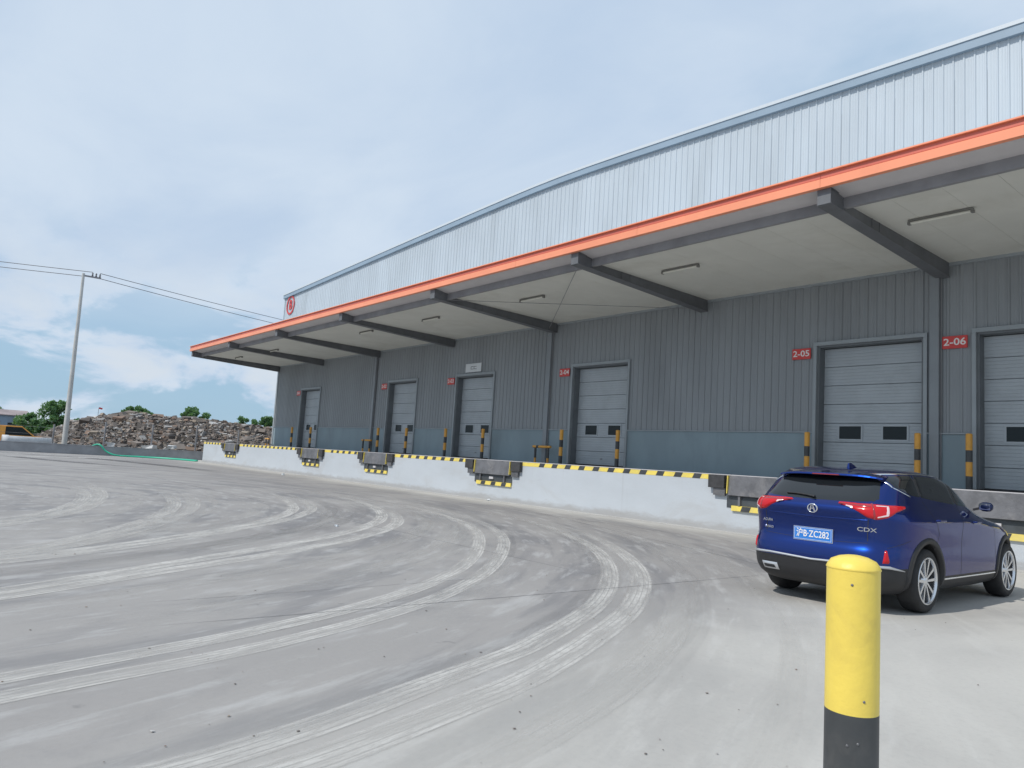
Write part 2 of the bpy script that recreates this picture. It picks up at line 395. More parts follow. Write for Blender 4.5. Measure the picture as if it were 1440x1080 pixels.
def text_mesh(body, size, mat, extrude=0.003, align='CENTER', bold=0.0, xs=1.0):
    cu = bpy.data.curves.new('lettering', 'FONT'); cu.body = body; cu.size = size; cu.extrude = extrude; cu.align_x = align; cu.align_y = 'CENTER'
    cu.offset = bold; cu.resolution_u = 3
    o = bpy.data.objects.new('lettering_tmp', cu); COL.objects.link(o)
    dg = bpy.context.evaluated_depsgraph_get(); dg.update()
    me = bpy.data.meshes.new_from_object(o.evaluated_get(dg))
    bpy.data.objects.remove(o); bpy.data.curves.remove(cu)
    me.transform(Matrix.Diagonal((xs, 1, 1, 1)))
    me.materials.clear(); me.materials.append(mat); return me


# ------------------------------------------------------------------ the plan (metres): x along the dock, y into the building
D, DW, YC = 15.819, 20.828, 14.404
ZP, ZS, ZW, ZD = 1.387, 7.305, 2.785, 5.358
ZFT, ZFB = 7.931, 7.584
X0, BAY = -8.051, 7.653
XL, XR = X0 - 6 * BAY, 7.4
DOORS = [-49.196, -37.051, -30.266, -21.908, -11.358, -7.083]
DWID, PITW = 3.004, 3.104
XRIDGE, ZRIDGE, ZPL = -23.316, 13.93, 12.836
NUM = ['2-01', '2-02', '2-03', '2-04', '2-05', '2-06']
def ztop(x):        # low gable with a softly bent ridge
    d_ = lambda t: math.sqrt(t * t + 9) - 3
    return ZRIDGE - d_(x - XRIDGE) * (ZRIDGE - ZPL) / d_(XRIDGE - XL)

# ------------------------------------------------------------------ ground
def sheet(name, x0, x1, y0, y1, z, mat, nx=1, ny=1, kind='structure'):
    b = MB(); vs = [(x0 + (x1 - x0) * i / nx, y0 + (y1 - y0) * j / ny, z) for j in range(ny + 1) for i in range(nx + 1)]
    b.add(vs, [(j * (nx + 1) + i, j * (nx + 1) + i + 1, (j + 1) * (nx + 1) + i + 1, (j + 1) * (nx + 1) + i) for j in range(ny) for i in range(nx)])
    return tag(b.build(name, mat), kind=kind)

sheet('terrain', -1500, 900, -900, 1500, -0.03, MAT['terrain'])
yard = sheet('yard_pavement', -57.8, 40, -40, 70, 0.0, MAT['ground'])


def catmull(pts, per=10):
    out = []; n = len(pts)
    for i in range(n - 1):
        p0, p1, p2, p3 = pts[max(i - 1, 0)], pts[i], pts[i + 1], pts[min(i + 2, n - 1)]
        for k in range(per):
            t = k / per
            out.append(tuple(0.5 * ((2 * b) + (c - a) * t + (2 * a - 5 * b + 4 * c - d) * t * t + (-a + 3 * b - 3 * c + d) * t ** 3) for a, b, c, d in zip(p0, p1, p2, p3)))
    out.append(tuple(pts[-1])); return out


ZT = [0.0012]
def ribbon(name, pts, width, mat, alpha, parent, fade0=0.0, fade1=0.35, smooth=2):
    c = catmull(pts, 8)
    for _ in range(smooth * 6):   # relax the traced line
        c = [c[0]] + [tuple((c[i - 1][k] + 2 * c[i][k] + c[i + 1][k]) / 4 for k in (0, 1)) for i in range(1, len(c) - 1)] + [c[-1]]
    vs, fs, uvs, fd = [], [], [], []; L = 0; tot = sum(math.dist(c[i], c[i + 1]) for i in range(len(c) - 1))
    for i, p in enumerate(c):
        a = c[max(i - 1, 0)]; b = c[min(i + 1, len(c) - 1)]; tx, ty = b[0] - a[0], b[1] - a[1]; l = math.hypot(tx, ty) or 1
        nx, ny = -ty / l, tx / l
        if i: L += math.dist(c[i - 1], p)
        vs += [(p[0] - nx * width / 2, p[1] - ny * width / 2, ZT[0]), (p[0] + nx * width / 2, p[1] + ny * width / 2, ZT[0])]
        uvs += [(0, L), (1, L)]
        f = 1.0
        if fade0 > 0: f = min(f, L / (fade0 * tot))
        if fade1 > 0: f = min(f, (tot - L) / (fade1 * tot))
        fd += [max(0, f)] * 2
        if i: k = 2 * i; fs.append((k - 2, k - 1, k + 1, k))
    ZT[0] += 0.00005
    me = bpy.data.meshes.new(name); me.from_pydata(vs, [], fs); me.materials.append(mat)
    uv = me.uv_layers.new(name='UVMap')
    for lp in me.loops: uv.data[lp.index].uv = uvs[lp.vertex_index]
    at = me.attributes.new('fade', 'FLOAT', 'POINT'); at.data.foreach_set('value', fd)
    o = link_mesh(name, me, parent); o.color = (1, 1, 1, alpha); return o


TR = {
 'A1': [(-4.75, -.6), (-5.07, .54), (-5.25, 1.11), (-5.46, 1.82), (-5.87, 2.82), (-6.39, 3.8), (-7.22, 4.98), (-8.48, 6.31), (-10.29, 7.78), (-12.2, 9.02), (-14.75, 10.05), (-17.75, 10.6), (-22.61, 10.6), (-25, 10.0)],
 'A2': [(-4.4, -.6), (-4.72, .51), (-4.87, 1.04), (-5.02, 1.68), (-5.35, 2.58), (-5.89, 3.7), (-6.65, 4.83), (-7.84, 6.19), (-9.78, 7.92), (-11.55, 9.16), (-13.59, 10.14), (-15.67, 10.8), (-19.11, 11.1)],
 'B1': [(-3.3, .3), (-3.39, 1.01), (-3.58, 1.77), (-3.9, 2.61), (-4.23, 3.55), (-4.46, 4.04), (-4.89, 4.83), (-5.35, 5.58), (-5.98, 6.4), (-6.84, 7.36), (-7.85, 8.33), (-8.98, 9.24), (-10.07, 9.93), (-11.54, 10.72), (-13.91, 11.66), (-17.54, 12.29)],
 'B2': [(-3.05, .7), (-3.16, 1.46), (-3.32, 2.04), (-3.49, 2.59), (-3.64, 3.08), (-3.91, 3.7), (-4.41, 4.67), (-4.96, 5.63), (-5.74, 6.69), (-6.57, 7.66), (-7.56, 8.61), (-8.58, 9.43), (-10.2, 10.56), (-12.31, 11.59), (-15.41, 12.66)],
 'C1': [(-2.7, 1.9), (-2.84, 2.43), (-2.99, 2.85), (-3.19, 3.41), (-3.48, 4.06), (-3.87, 4.8), (-4.31, 5.49), (-5.0, 6.48), (-5.8, 7.5)],
 'D1': [(-9.1, -.4), (-9.76, .9), (-10.49, 2.07), (-12.06, 3.86), (-13.67, 5.33), (-15.46, 6.55), (-17.36, 7.37), (-20.53, 8.23), (-23.47, 8.5)],
 'D2': [(-8.9, -.4), (-9.45, .87), (-10.56, 2.49), (-12.35, 4.4), (-14.1, 6.0), (-16.2, 7.37), (-18.54, 8.2), (-22.11, 9.0)],
 'E1': [(-7.1, -.5), (-7.77, .75), (-8.72, 2.09), (-9.78, 3.61), (-11.37, 5.65), (-13.22, 7.4), (-15.23, 8.63), (-17.66, 9.62), (-21.62, 10.26), (-24.07, 10.2)],
 'E2': [(-6.9, -.5), (-7.51, .73), (-8.58, 2.41), (-9.55, 4.0), (-10.87, 5.72), (-12.33, 7.21), (-13.92, 8.3), (-16.18, 9.32), (-18.84, 9.9)],
 'F1': [(-9.6, .2), (-10.2, .93), (-11.19, 1.78), (-13.37, 3.12), (-15.77, 4.17), (-18.6, 4.97), (-22.46, 5.5)],
 'F2': [(-9.6, .6), (-10.25, 1.28), (-11.36, 2.22), (-13.71, 3.6), (-16.14, 4.68), (-18.67, 5.41), (-22.01, 5.96)],
 'G1': [(-12.6, .3), (-13.74, 1.2), (-15.19, 2.09), (-17.62, 2.91), (-20.42, 3.37), (-23.74, 3.52)],
 'G2': [(-12.6, .8), (-13.74, 1.57), (-15.64, 2.58), (-18.68, 3.45), (-21.86, 3.92), (-25.25, 4.05)]}
WID = {'A1': .24, 'A2': .24, 'B1': .26, 'B2': .28, 'C1': .32, 'D1': .28, 'D2': .28, 'E1': .30, 'E2': .30, 'F1': .34, 'F2': .34, 'G1': .36, 'G2': .36}
ALP = {'A1': .74, 'A2': .72, 'B1': .72, 'B2': .74, 'C1': .40, 'D1': .78, 'D2': .70, 'E1': .80, 'E2': .78, 'F1': .62, 'F2': .52, 'G1': .62, 'G2': .60}
rng = random.Random(3)
for k in ('E1', 'A1', 'D1', 'B1', 'F1', 'A2', 'E2', 'B2', 'D2'):     # older, fainter passes first
    for j in range(3):
        ox, oy, s = rng.uniform(-1.6, 1.4), rng.uniform(-.9, 1.0), rng.uniform(.92, 1.1)
        cx0, cy0 = -20, 0
        pts = [(cx0 + (x - cx0) * s + ox, min(15.2, cy0 + (y - cy0) * s + oy)) for x, y in TR[k]]
        ribbon('tyre_scuff', pts, rng.uniform(.2, .5), MAT['track_dark'] if j < 1 else MAT['track'], rng.uniform(.05, .16) if j < 1 else rng.uniform(.1, .3), yard, .25, .4)
for k, pts in TR.items():
    ribbon('tyre_track', pts, WID[k], MAT['track'], min(1.0, ALP[k] * 1.22), yard, .12 if k == 'C1' else 0.0, .45 if k[0] in 'ABC' else .35)
for pts, w, a in (([(-50, 3), (-44, 5.0), (-40, 7.2), (-38, 9)], 1.1, .75), ([(-52, 7), (-46, 9.6), (-41, 10.8), (-36, 11.6)], 1.3, .8), ([(-57, 1.5), (-52, 6), (-47, 10.5), (-46, 12.5)], .9, .5)):
    ribbon('damp_patch', pts, w, MAT['stain'], a, yard, .25, .3)
for pts, w, a in (([(-50, -4), (-52.5, 4.2), (-56, 10)], .8, 1.0), ([(-43, -6), (-46, 3), (-51, 9.2), (-52, 12)], .9, 1.0)):
    ribbon('pale_strip', pts, w, MAT['pale_strip'], a, yard, .1, .2)
ribbon('dock_apron', [(-53.7, D - .25), (-30, D - .25), (-10, D - .25), (8, D - .25)], .48, MAT['pale_strip'], .9, yard, 0, 0, 0)
for a, b, w in (((-6.02, 1.49), (-6.0, 9.75), .02), ((-20, 15.3), (-3.6, 9.6), .025), ((-6.9, 1.6), (-7.06, 5.6), .012), ((-26, 13.6), (-4.4, 13.6), .02), ((-30, 7.0), (-6.0, 7.0), .016)):
    ribbon('slab_joint', [a, ((a[0] + b[0]) / 2 + .03, (a[1] + b[1]) / 2 - .02), b], w, MAT['stain'], .8, yard, .1, .1, 0)

# small grit and litter on the concrete
def chunk(b, c, s, rr, flat=1.0):
    vs = []
    rot = Matrix.Rotation(rr.uniform(0, 6.28), 3, 'Z') @ Matrix.Rotation(rr.uniform(-.9, .9) if flat > .5 else rr.uniform(-.2, .2), 3, 'X')
    sx, sy, sz = s * rr.uniform(.6, 1.3), s * rr.uniform(.5, 1.0), s * rr.uniform(.3, .8) * flat
    for dx, dy, dz in ((-1, -1, -1), (1, -1, -1), (1, 1, -1), (-1, 1, -1), (-1, -1, 1), (1, -1, 1), (1, 1, 1), (-1, 1, 1)):
        v = rot @ Vector((dx * sx * rr.uniform(.6, 1) / 2, dy * sy * rr.uniform(.6, 1) / 2, dz * sz * rr.uniform(.6, 1) / 2))
        vs.append((c[0] + v.x, c[1] + v.y, c[2] + v.z))
    b.hexa(vs)

b = MB(); rr = random.Random(11)
for _ in range(420):
    d_ = 2.2 + 30 * rr.random() ** 1.6; a_ = R(rr.uniform(100, 185)); x, y = d_ * math.cos(a_), d_ * math.sin(a_)
    if y < 15.3: chunk(b, (x, y, .006), rr.uniform(.006, .02), rr, .4)
tag(b.build('grit', MAT['rubble']), 'scattered grit and small stones lying on the concrete yard', 'grit', kind='stuff')
for i, (x, y, s, lab) in enumerate(((-35.2, 14.3, .16, 'small white scrap of litter lying in front of the dock wall, farther one'), (-20.1, 15.45, .10, 'small white scrap of litter at the foot of the white dock wall'), (-12.6, 6.2, .07, 'tiny pale scrap of litter on the tyre marks in mid yard'))):
    b = MB(); rr = random.Random(i); chunk(b, (0, 0, s * .3), s, rr); chunk(b, (s * .4, .02, s * .2), s * .7, rr)
    tag(b.build('litter', MAT['white_sign'], loc=(x, y, 0)), lab, 'litter', 'litter on the yard')

# ------------------------------------------------------------------ warehouse
wh = tag(empty('warehouse', (XL, DW, 0)), 'long grey metal-clad warehouse with low gabled parapet and dock doors', 'warehouse')
def W(name, mb, mat, parent=None, bevel=0):
    """build in world coordinates, then hang under the warehouse (or a part placed at the origin of it)"""
    o = mb.build(name, mat, bevel=bevel); o.parent = parent or wh
    off = Vector((XL, DW, 0)) if (parent is None or parent.parent == wh) else Vector((0, 0, 0))
    o.location = -off if parent is None else Vector((0, 0, 0))
    return o

PROF = [(0, 0), (.055, 0), (.063, .006), (.080, .006), (.088, 0), (.125, 0), (.133, .006), (.150, .006), (.158, 0), (.195, 0), (.214, .028), (.244, .028), (.263, 0)]
PITCH = .263
def panel_mesh(name, x0, x1, z0, ztopf, mat, y=0.0, ribs=3):
    """one ribbed sheet from x0 to x1 whose top edge follows ztopf"""
    pts = []
    k = (x1 - x0) / (ribs * PITCH)
    for r in range(ribs):
        for (u, h) in PROF[:-1] if r < ribs - 1 else PROF: pts.append((x0 + (r * PITCH + u) * k, -h))
    vs = []; fs = []
    for u, h in pts: vs += [(u, y + h, z0), (u, y + h, ztopf(u))]
    for i in range(len(pts) - 1): fs.append((2 * i, 2 * i + 2, 2 * i + 3, 2 * i + 1))
    me = bpy.data.meshes.new(name); me.from_pydata(vs, [], fs); me.materials.append(mat); return me

wall = W('front_wall', MB().box(XL + .05, XR - .05, DW + .62, DW + .80, ZP, ZS + .9), MAT['panel_dark'])
segs = []; cur = XL + .18
for dl in DOORS:
    segs.append((cur, dl, ZW + .03)); segs.append((dl, dl + DWID, ZD + .06)); cur = dl + DWID
segs.append((cur, XR - .18, ZW + .03))
def panels(a, c, z0, topf, mat, y, parent):
    n = max(1, round((c - a) / (3 * PITCH)))
    for i in range(n):
        xa, xb = a + (c - a) * i / n, a + (c - a) * (i + 1) / n
        o = link_mesh('cladding_panel', panel_mesh('cladding_panel', xa, xb - .004, z0, topf, mat, y, max(1, round((xb - xa) / PITCH))), parent)
for a, c, z0 in segs: panels(a, c, z0, lambda x: ZS + .25, MAT['panel_dark'], DW, wall)
para = W('parapet', MB().box(XL + .06, XR - .06, DW + .10, DW + .16, ZS + .3, ZPL - .4), MAT['panel_light'])
panels(XL + .10, XR - .10, ZS + .28, lambda x: ztop(x) - .22, MAT['panel_light'], DW, para)
# coping that follows the low gable, drip edge proud of the sheets
CX = [XL - .06, -44, -36, -30, -27, -25, XRIDGE, -21.5, -19.5, -16.5, -10, -2, XR + .06]
for a, c in zip(CX, CX[1:]):
    za, zc = ztop(a), ztop(c)
    W('coping', MB().hexa([(a, DW - .14, za - .34), (c, DW - .14, zc - .34), (c, DW + .40, zc - .34), (a, DW + .40, za - .34), (a, DW - .14, za - .05), (c, DW - .14, zc - .05), (c, DW + .40, zc), (a, DW + .40, za)]), MAT['coping'])
    W('coping_cap', MB().hexa([(a, DW - .17, za - .09), (c, DW - .17, zc - .09), (c, DW + .43, zc + .004), (a, DW + .43, za + .004), (a, DW - .17, za + .02), (c, DW - .17, zc + .02), (c, DW + .43, zc + .05), (a, DW + .43, za + .05)]), MAT['cap'])
W('corner_trim', MB().box(XL - .02, XL + .20, DW - .05, DW + .20, ZP, ZS + .3), MAT['trim'])
W('corner_trim', MB().box(XL - .02, XL + .12, DW - .05, DW + .20, ZS + .3, ZPL - .33), MAT['panel_light'])
W('corner_trim', MB().box(XR - .20, XR + .02, DW - .05, DW + .20, ZP, ZPL - .33), MAT['trim'])
cur = XL + .21
for dl in DOORS + [XR - .21]:
    W('plinth', MB().box(cur, dl - (.08 if dl < XR - 1 else 0), DW - .02, DW + .28, ZP, ZW), MAT['plinth'])
    W('plinth_flashing', MB().box(cur, dl - (.08 if dl < XR - 1 else 0), DW - .07, DW + .02, ZW, ZW + .03), MAT['trim'])
    cur = dl + DWID + .08
W('wall_top_flashing', MB().box(XL + .21, XR - .21, DW - .06, DW + .01, ZS - .06, ZS + .10), MAT['trim'])
for k in (0, 2, 4):
    x = X0 - k * BAY
    W('column_cover', MB().box(x - .115, x + .115, DW - .15, DW - .036, ZP, ZS - .10), MAT['column'], bevel=.008)
    W('conduit', MB().tube([(x + .145, DW - .07, ZP + .2), (x + .145, DW - .07, ZS - .3)], .014, 6), MAT['steel'])
W('side_wall', MB().prism([(DW + .21, 0), (DW + 60, 0), (DW + 60, ZPL - .4), (DW + .21, ZPL - .4)], 'x', XL, XL + .15), MAT['panel_dark'])
W('side_wall', MB().prism([(DW + .21, 0), (DW + 60, 0), (DW + 60, ZPL - .4), (DW + .21, ZPL - .4)], 'x', XR - .15, XR), MAT['panel_dark'])
W('back_wall', MB().box(XL + .15, XR - .15, DW + 59.8, DW + 60, 0, ZPL - .4), MAT['panel_dark'])
W('roof', MB().prism([(XL + .16, ZPL - .75), (XRIDGE, ZRIDGE - .75), (XR - .16, ZPL - .75), (XR - .16, ZPL - .85), (XRIDGE, ZRIDGE - .85), (XL + .16, ZPL - .85)], 'y', DW + .45, DW + 59.7), MAT['roof'])

# sectional dock doors: one built, the rest copied
def make_door():
    d = empty('dock_door', (0, 0, 0), parent=wh)
    w = DWID; yb = .30
    MB().box(-.10, -.005, -.075, -.004, 0, ZD - ZP).box(w + .005, w + .10, -.075, -.004, 0, ZD - ZP).box(-.10, w + .10, -.078, -.004, ZD - ZP + .002, ZD - ZP + .11).build('door_frame', MAT['door_trim'], d)
    MB().box(-.004, .06, -.003, yb + .2, 0, ZD - ZP).box(w - .06, w + .004, -.003, yb + .2, 0, ZD - ZP).box(.061, w - .061, -.003, yb + .2, ZD - ZP - .05, ZD - ZP).build('door_reveal', MAT['jamb'], d)
    n = 7; H = ZD - ZP - .06; ph = H / n
    prof = []
    z = 0
    # lightly ribbed face of one section
    g = [(0, .03), (.014, 0)]
    for r in range(1, 6):
        zz = ph * r / 6; g += [(zz - .010, 0), (zz, .007), (zz + .010, 0)]
    g += [(ph - .014, 0), (ph, .03)]
    vs = []; fs = []
    for zz, dep in g: vs += [(.062, yb + dep, zz), (w - .062, yb + dep, zz)]
    for i in range(len(g) - 1): fs.append((2 * i, 2 * i + 1, 2 * i + 3, 2 * i + 2))
    pm = MB().add(vs, fs).add([(.062, yb + .012, 0), (w - .062, yb + .012, 0), (w - .062, yb + .05, 0), (.062, yb + .05, 0)], [(0, 1, 2, 3)]).mesh('door_section', MAT['door'])
    for i in range(n): link_mesh('door_section', pm, d, (0, 0, i * ph))
    for cx in (w * .29, w * .71):
        z0 = 2 * ph + .10; z1 = 3 * ph - .09
        MB().box(cx - .37, cx + .37, yb - .018, yb + .004, z0 - .05, z0).box(cx - .37, cx + .37, yb - .018, yb + .004, z1, z1 + .05).box(cx - .37, cx - .32, yb - .018, yb + .004, z0, z1).box(cx + .32, cx + .37, yb - .018, yb + .004, z0, z1).build('window_frame', MAT['door'], d)
        MB().box(cx - .32, cx + .32, yb - .010, yb + .003, z0, z1).build('window_pane', MAT['glass_dark'], d)
    MB().box(.062, w - .062, yb - .02, yb + .03, -.03, .035).build('bottom_seal', MAT['rubber'], d)
    MB().box(w * .5 - .05, w * .5 + .05, yb - .03, yb, .25, .29).build('lift_handle', MAT['steel'], d)
    return d
door0 = make_door()
for i, dl in enumerate(DOORS):
    o = door0 if i == 0 else copy_tree(door0, wh)
    o.location = (dl - XL, 0, ZP + .03)

# ------------------------------------------------------------------ canopy
can = tag(empty('canopy', (0, 0, 0)), 'flat steel loading canopy with orange front fascia along the whole warehouse', 'canopy')
def Cn(name, mb, mat, bevel=0): return mb.build(name, mat, can, bevel=bevel)
fx0, fx1 = XL - .06, XR + .1
YG = YC + .70                                   # edge channel
FL = (fx1 - fx0) / 12
fme = MB().prism([(YC, ZFB), (YC, ZFB + .185), (YC + .035, ZFB + .195), (YC + .035, ZFT - .03), (YC + .12, ZFT - .03), (YC + .12, ZFB)], 'x', .003, FL - .003).mesh('fascia', MAT['orange'])
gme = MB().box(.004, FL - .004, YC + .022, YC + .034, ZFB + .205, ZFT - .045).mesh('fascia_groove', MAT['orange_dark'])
lme = MB().box(.002, FL - .002, YC - .035, YC + .14, ZFT - .029, ZFT).mesh('fascia_lip', MAT['orange'])
for i in range(12):
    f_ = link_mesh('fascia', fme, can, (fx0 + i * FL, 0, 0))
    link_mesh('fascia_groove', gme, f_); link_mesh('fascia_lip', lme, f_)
Cn('fascia_end', MB().prism([(YC + .02, ZFB + .01), (YC + .02, ZFT - .04), (DW - .25, ZS + .52), (DW - .25, ZS + .22)], 'x', XL - .05, XL - .02), MAT['trim'])
Cn('gutter_soffit', MB().prism([(YC + .12, ZFB + .02), (YC + .12, ZFB + .05), (YG, ZFB - .035), (YG, ZFB - .065)], 'x', fx0 + .02, fx1), MAT['gutter'])
Cn('edge_channel', MB().prism([(YG + .001, ZFB - .30), (YG + .001, ZFB - .03), (YG + .10, ZFB - .03), (YG + .10, ZFB - .05), (YG + .02, ZFB - .05), (YG + .02, ZFB - .28), (YG + .10, ZFB - .28), (YG + .10, ZFB - .30)], 'x', fx0 + .03, fx1), MAT['steel'])
ZSF = ZFB - .17
slope = (ZSF - ZS) / (DW - YG - .1)
nb = 8
for i in range(int((XR - XL) / 1.0) + 1):
    xa = XL + .05 + i * 1.0
    if i == 0:
        sme = MB().hexa([(0, YG + .10, ZSF), (.995, YG + .10, ZSF), (.995, DW - .04, ZS + .02), (0, DW - .04, ZS + .02), (0, YG + .10, ZSF + .04), (.995, YG + .10, ZSF + .04), (.995, DW - .04, ZS + .06), (0, DW - .04, ZS + .06)]).mesh('soffit_panel', MAT['soffit'])
    if xa + .99 < XR: link_mesh('soffit_panel', sme, can, (xa, 0, 0))
Cn('roof_sheet', MB().hexa([(fx0 + .02, YC + .13, ZFT - .10), (fx1, YC + .13, ZFT - .10), (fx1, DW - .09, ZS + .48), (fx0 + .02, DW - .09, ZS + .48), (fx0 + .02, YC + .13, ZFT - .06), (fx1, YC + .13, ZFT - .06), (fx1, DW - .09, ZS + .53), (fx0 + .02, DW - .09, ZS + .53)]), MAT['roof'])
def ibeam(y0, y1, zt0, zt1, zb0, zb1, w=.20):
    b = MB()
    def slab(xa, xb, za0, za1, zb_0, zb_1): b.hexa([(xa, y0, za0), (xb, y0, za0), (xb, y1, za1), (xa, y1, za1), (xa, y0, zb_0), (xb, y0, zb_0), (xb, y1, zb_1), (xa, y1, zb_1)])
    slab(-w / 2, w / 2, zb0, zb1, zb0 + .018, zb1 + .018)
    slab(-w * .42, w * .42, zb0 + .018, zb1 + .018, zt0 - .018, zt1 - .018)
    slab(-w / 2, w / 2, zt0 - .018, zt1 - .018, zt0, zt1)
    for t in (.30, .36):
        yy = y0 + (y1 - y0) * t; za = zb0 + (zb1 - zb0) * t + .02
        for e in (-1, 1): b.box(min(e * w * .42, e * w * .47), max(e * w * .42, e * w * .47), yy - .006, yy + .006, za, za + .30)
    return b
bz0 = ZFB - .347
bm_ = ibeam(YC + .13, DW - .05, ZFB - .005, ZS + .12, bz0, ZS - .38, .32).mesh('beam', MAT['beam'])
ep_ = MB().box(-.15, .15, YC + .115, YC + .129, bz0 + .01, ZFB - .005).mesh('end_plate', MAT['beam'])
for k in range(-2, 7): link_mesh('end_plate', ep_, link_mesh('beam', bm_, can, (X0 - k * BAY + .20, 0, 0)))
def rod(a, c): Cn('bracing_rod', MB().tube([a, c], .011, 6), MAT['steel'])
xa, xb = X0 - BAY, X0 - 2 * BAY
rod((xa - .05, YC + .5, bz0 + .05), (xb + .05, DW - .3, ZS - .28)); rod((xb + .05, YC + .5, bz0 + .05), (xa - .05, DW - .3, ZS - .28))

LX = [-6.5, -13.6, -20.3, -27.1, -33.0, -45.1, -51.5]
LW = ['rightmost', 'second from the right', 'third from the right', 'fourth from the right', 'middle-left', 'second from the left', 'leftmost']
lr = None
for x, wd in zip(LX, LW):
    if lr is None:
        lr = empty('ceiling_light'); zl = ZSF - slope * (17.0 - YG - .1)
        MB().box(-.66, .66, -.05, .05, -.035, 0).build('housing', MAT['lamp_body'], lr)
        MB().tube([(-.62, .0, -.065), (.62, .0, -.065)], .033, 10).build('tube_cover', MAT['lamp_tube'], lr)
        for sx in (-.645, .645): MB().box(sx - .03, sx + .03, -.045, .045, -.10, -.035).build('end_cap', MAT['lamp_body'], lr)
        o = lr
    else: o = copy_tree(lr)
    o.location = (x, 17.0, zl - .012)
    tag(o, 'slim white tube light under the canopy soffit, %s of the row' % wd, 'ceiling light', 'tube lights under the canopy')

# ------------------------------------------------------------------ loading dock
dock = tag(empty('loading_dock', (XL + .62, D, 0)), 'white painted raised loading dock wall with yellow and black top edge', 'loading dock')
DX0, DX1 = XL + .62, XR
def Dk(name, mb, mat, bevel=0):
    o = mb.build(name, mat, bevel=bevel); o.parent = dock; o.location = (-DX0, -D, 0); return o
Dk('dock_face', MB().box(DX0, DX1, D, D + .25, -.02, ZP - .014), MAT['white_wall'])
Dk('dock_platform', MB().box(DX0 + .01, DX1 - .01, D + .25, DW - .021, -.02, ZP), MAT['concrete'])
Dk('steel_edge', MB().box(DX0 - .004, DX1, D - .010, D + .25, ZP - .014, ZP + .004), MAT['gutter'])
PITC = [dl + DWID / 2 for dl in DOORS[:5]] + [DOORS[5] + DWID / 2 + .55]
edges = [DX0]
for c in PITC: edges += [c - PITW / 2, c + PITW / 2]
edges.append(DX1)
SH = .125; ZE = ZP - .014
stripe = MB().prism([(-.135, ZE - SH), (.11, ZE - SH), (.175, ZE - .002), (-.07, ZE - .002)], 'y', -.0075, -.0045).mesh('black_stripe', MAT['black_paint'])
for i in range(0, len(edges), 2):
    a, c = edges[i], edges[i + 1]
    if c - a < .3: continue
    Dk('yellow_edge', MB().box(a, c, D - .0045, D - .0005, ZE - SH, ZE - .001), MAT['yellow_strip'])
    n = int((c - a - .3) / .605)
    for k in range(n):
        x = c - .45 - k * .605
        if x - .2 > a: link_mesh('black_stripe', stripe, dock, (x - DX0, 0, 0))

Dk('corner_guard', MB().box(-4.52, -4.30, D - .16, D - .0005, .66, 1.0), MAT['yellow_strip'])
Dk('corner_guard_cap', MB().box(-4.53, -4.29, D - .17, D - .0005, 1.0, 1.05), MAT['black_paint'])

# dock levellers (lip, two bumpers, striped sill)
def make_leveller():
    t = empty('dock_leveller')
    h = PITW / 2
    lip = MB().hexa([(-.98, -.10, -.50), (.98, -.10, -.50), (.98, -.055, -.50), (-.98, -.055, -.50), (-.98, -.055, -.012), (.98, -.055, -.012), (.98, -.006, -.012), (-.98, -.006, -.012)]).build('lip_plate', MAT['lip'], t, bevel=.006)
    MB().box(-1.06, 1.06, -.012, -.002, -.80, -.015).build('pit_shade_plate', MAT['recess'], t)  # dark sheet on the face in place of the shaded recess
    for s in (-1, 1):
        MB().box(min(s * 1.08, s * h), max(s * 1.08, s * h), -.13, -.004, -.34, -.018).build('bumper', MAT['rubber'], t, bevel=.012)
        MB().box(min(s * 1.08, s * (h - .13)), max(s * 1.08, s * (h - .13)), -.085, -.005, -.52, -.342).build('bumper_bracket', MAT['lip'], t)
        MB().hexa([(s * 1.0 - .009, -.125, -.46), (s * 1.0 + .009, -.125, -.46), (s * 1.0 + .009, -.013, -.46), (s * 1.0 - .009, -.013, -.46), (s * 1.0 - .009, -.105, -.02), (s * 1.0 + .009, -.105, -.02), (s * 1.0 + .009, -.013, -.02), (s * 1.0 - .009, -.013, -.02)]).build('toe_guard', MAT['yellow_strip'], t)
        MB().box(s * .68 - .03, s * .68 + .03, -.07, -.013, -.74, -.505).build('lip_hinge', MAT['lip'], t)
    MB().box(-.16, .06, -.06, -.013, -.66, -.58).build('motor_box', MAT['gutter'], t)
    sill = MB().box(-.90, 1.04, -.055, -.013, -.87, -.745).build('sill', MAT['yellow_strip'], t)
    for k in range(3):
        x = -.52 + k * .58
        MB().prism([(x - .12, -.868), (x + .12, -.868), (x + .17, -.747), (x - .07, -.747)], 'y', -.060, -.0555).build('sill_stripe', MAT['black_paint'], sill)
    return t
lev0 = None
for i, c in enumerate(PITC):
    if lev0 is None: lev0 = o = make_leveller()
    else: o = copy_tree(lev0)
    o.location = (c, D, ZP)
    tag(o, 'steel dock leveller with black bumpers and striped sill in front of door %s' % NUM[i], 'dock leveller', 'dock levellers along the dock')

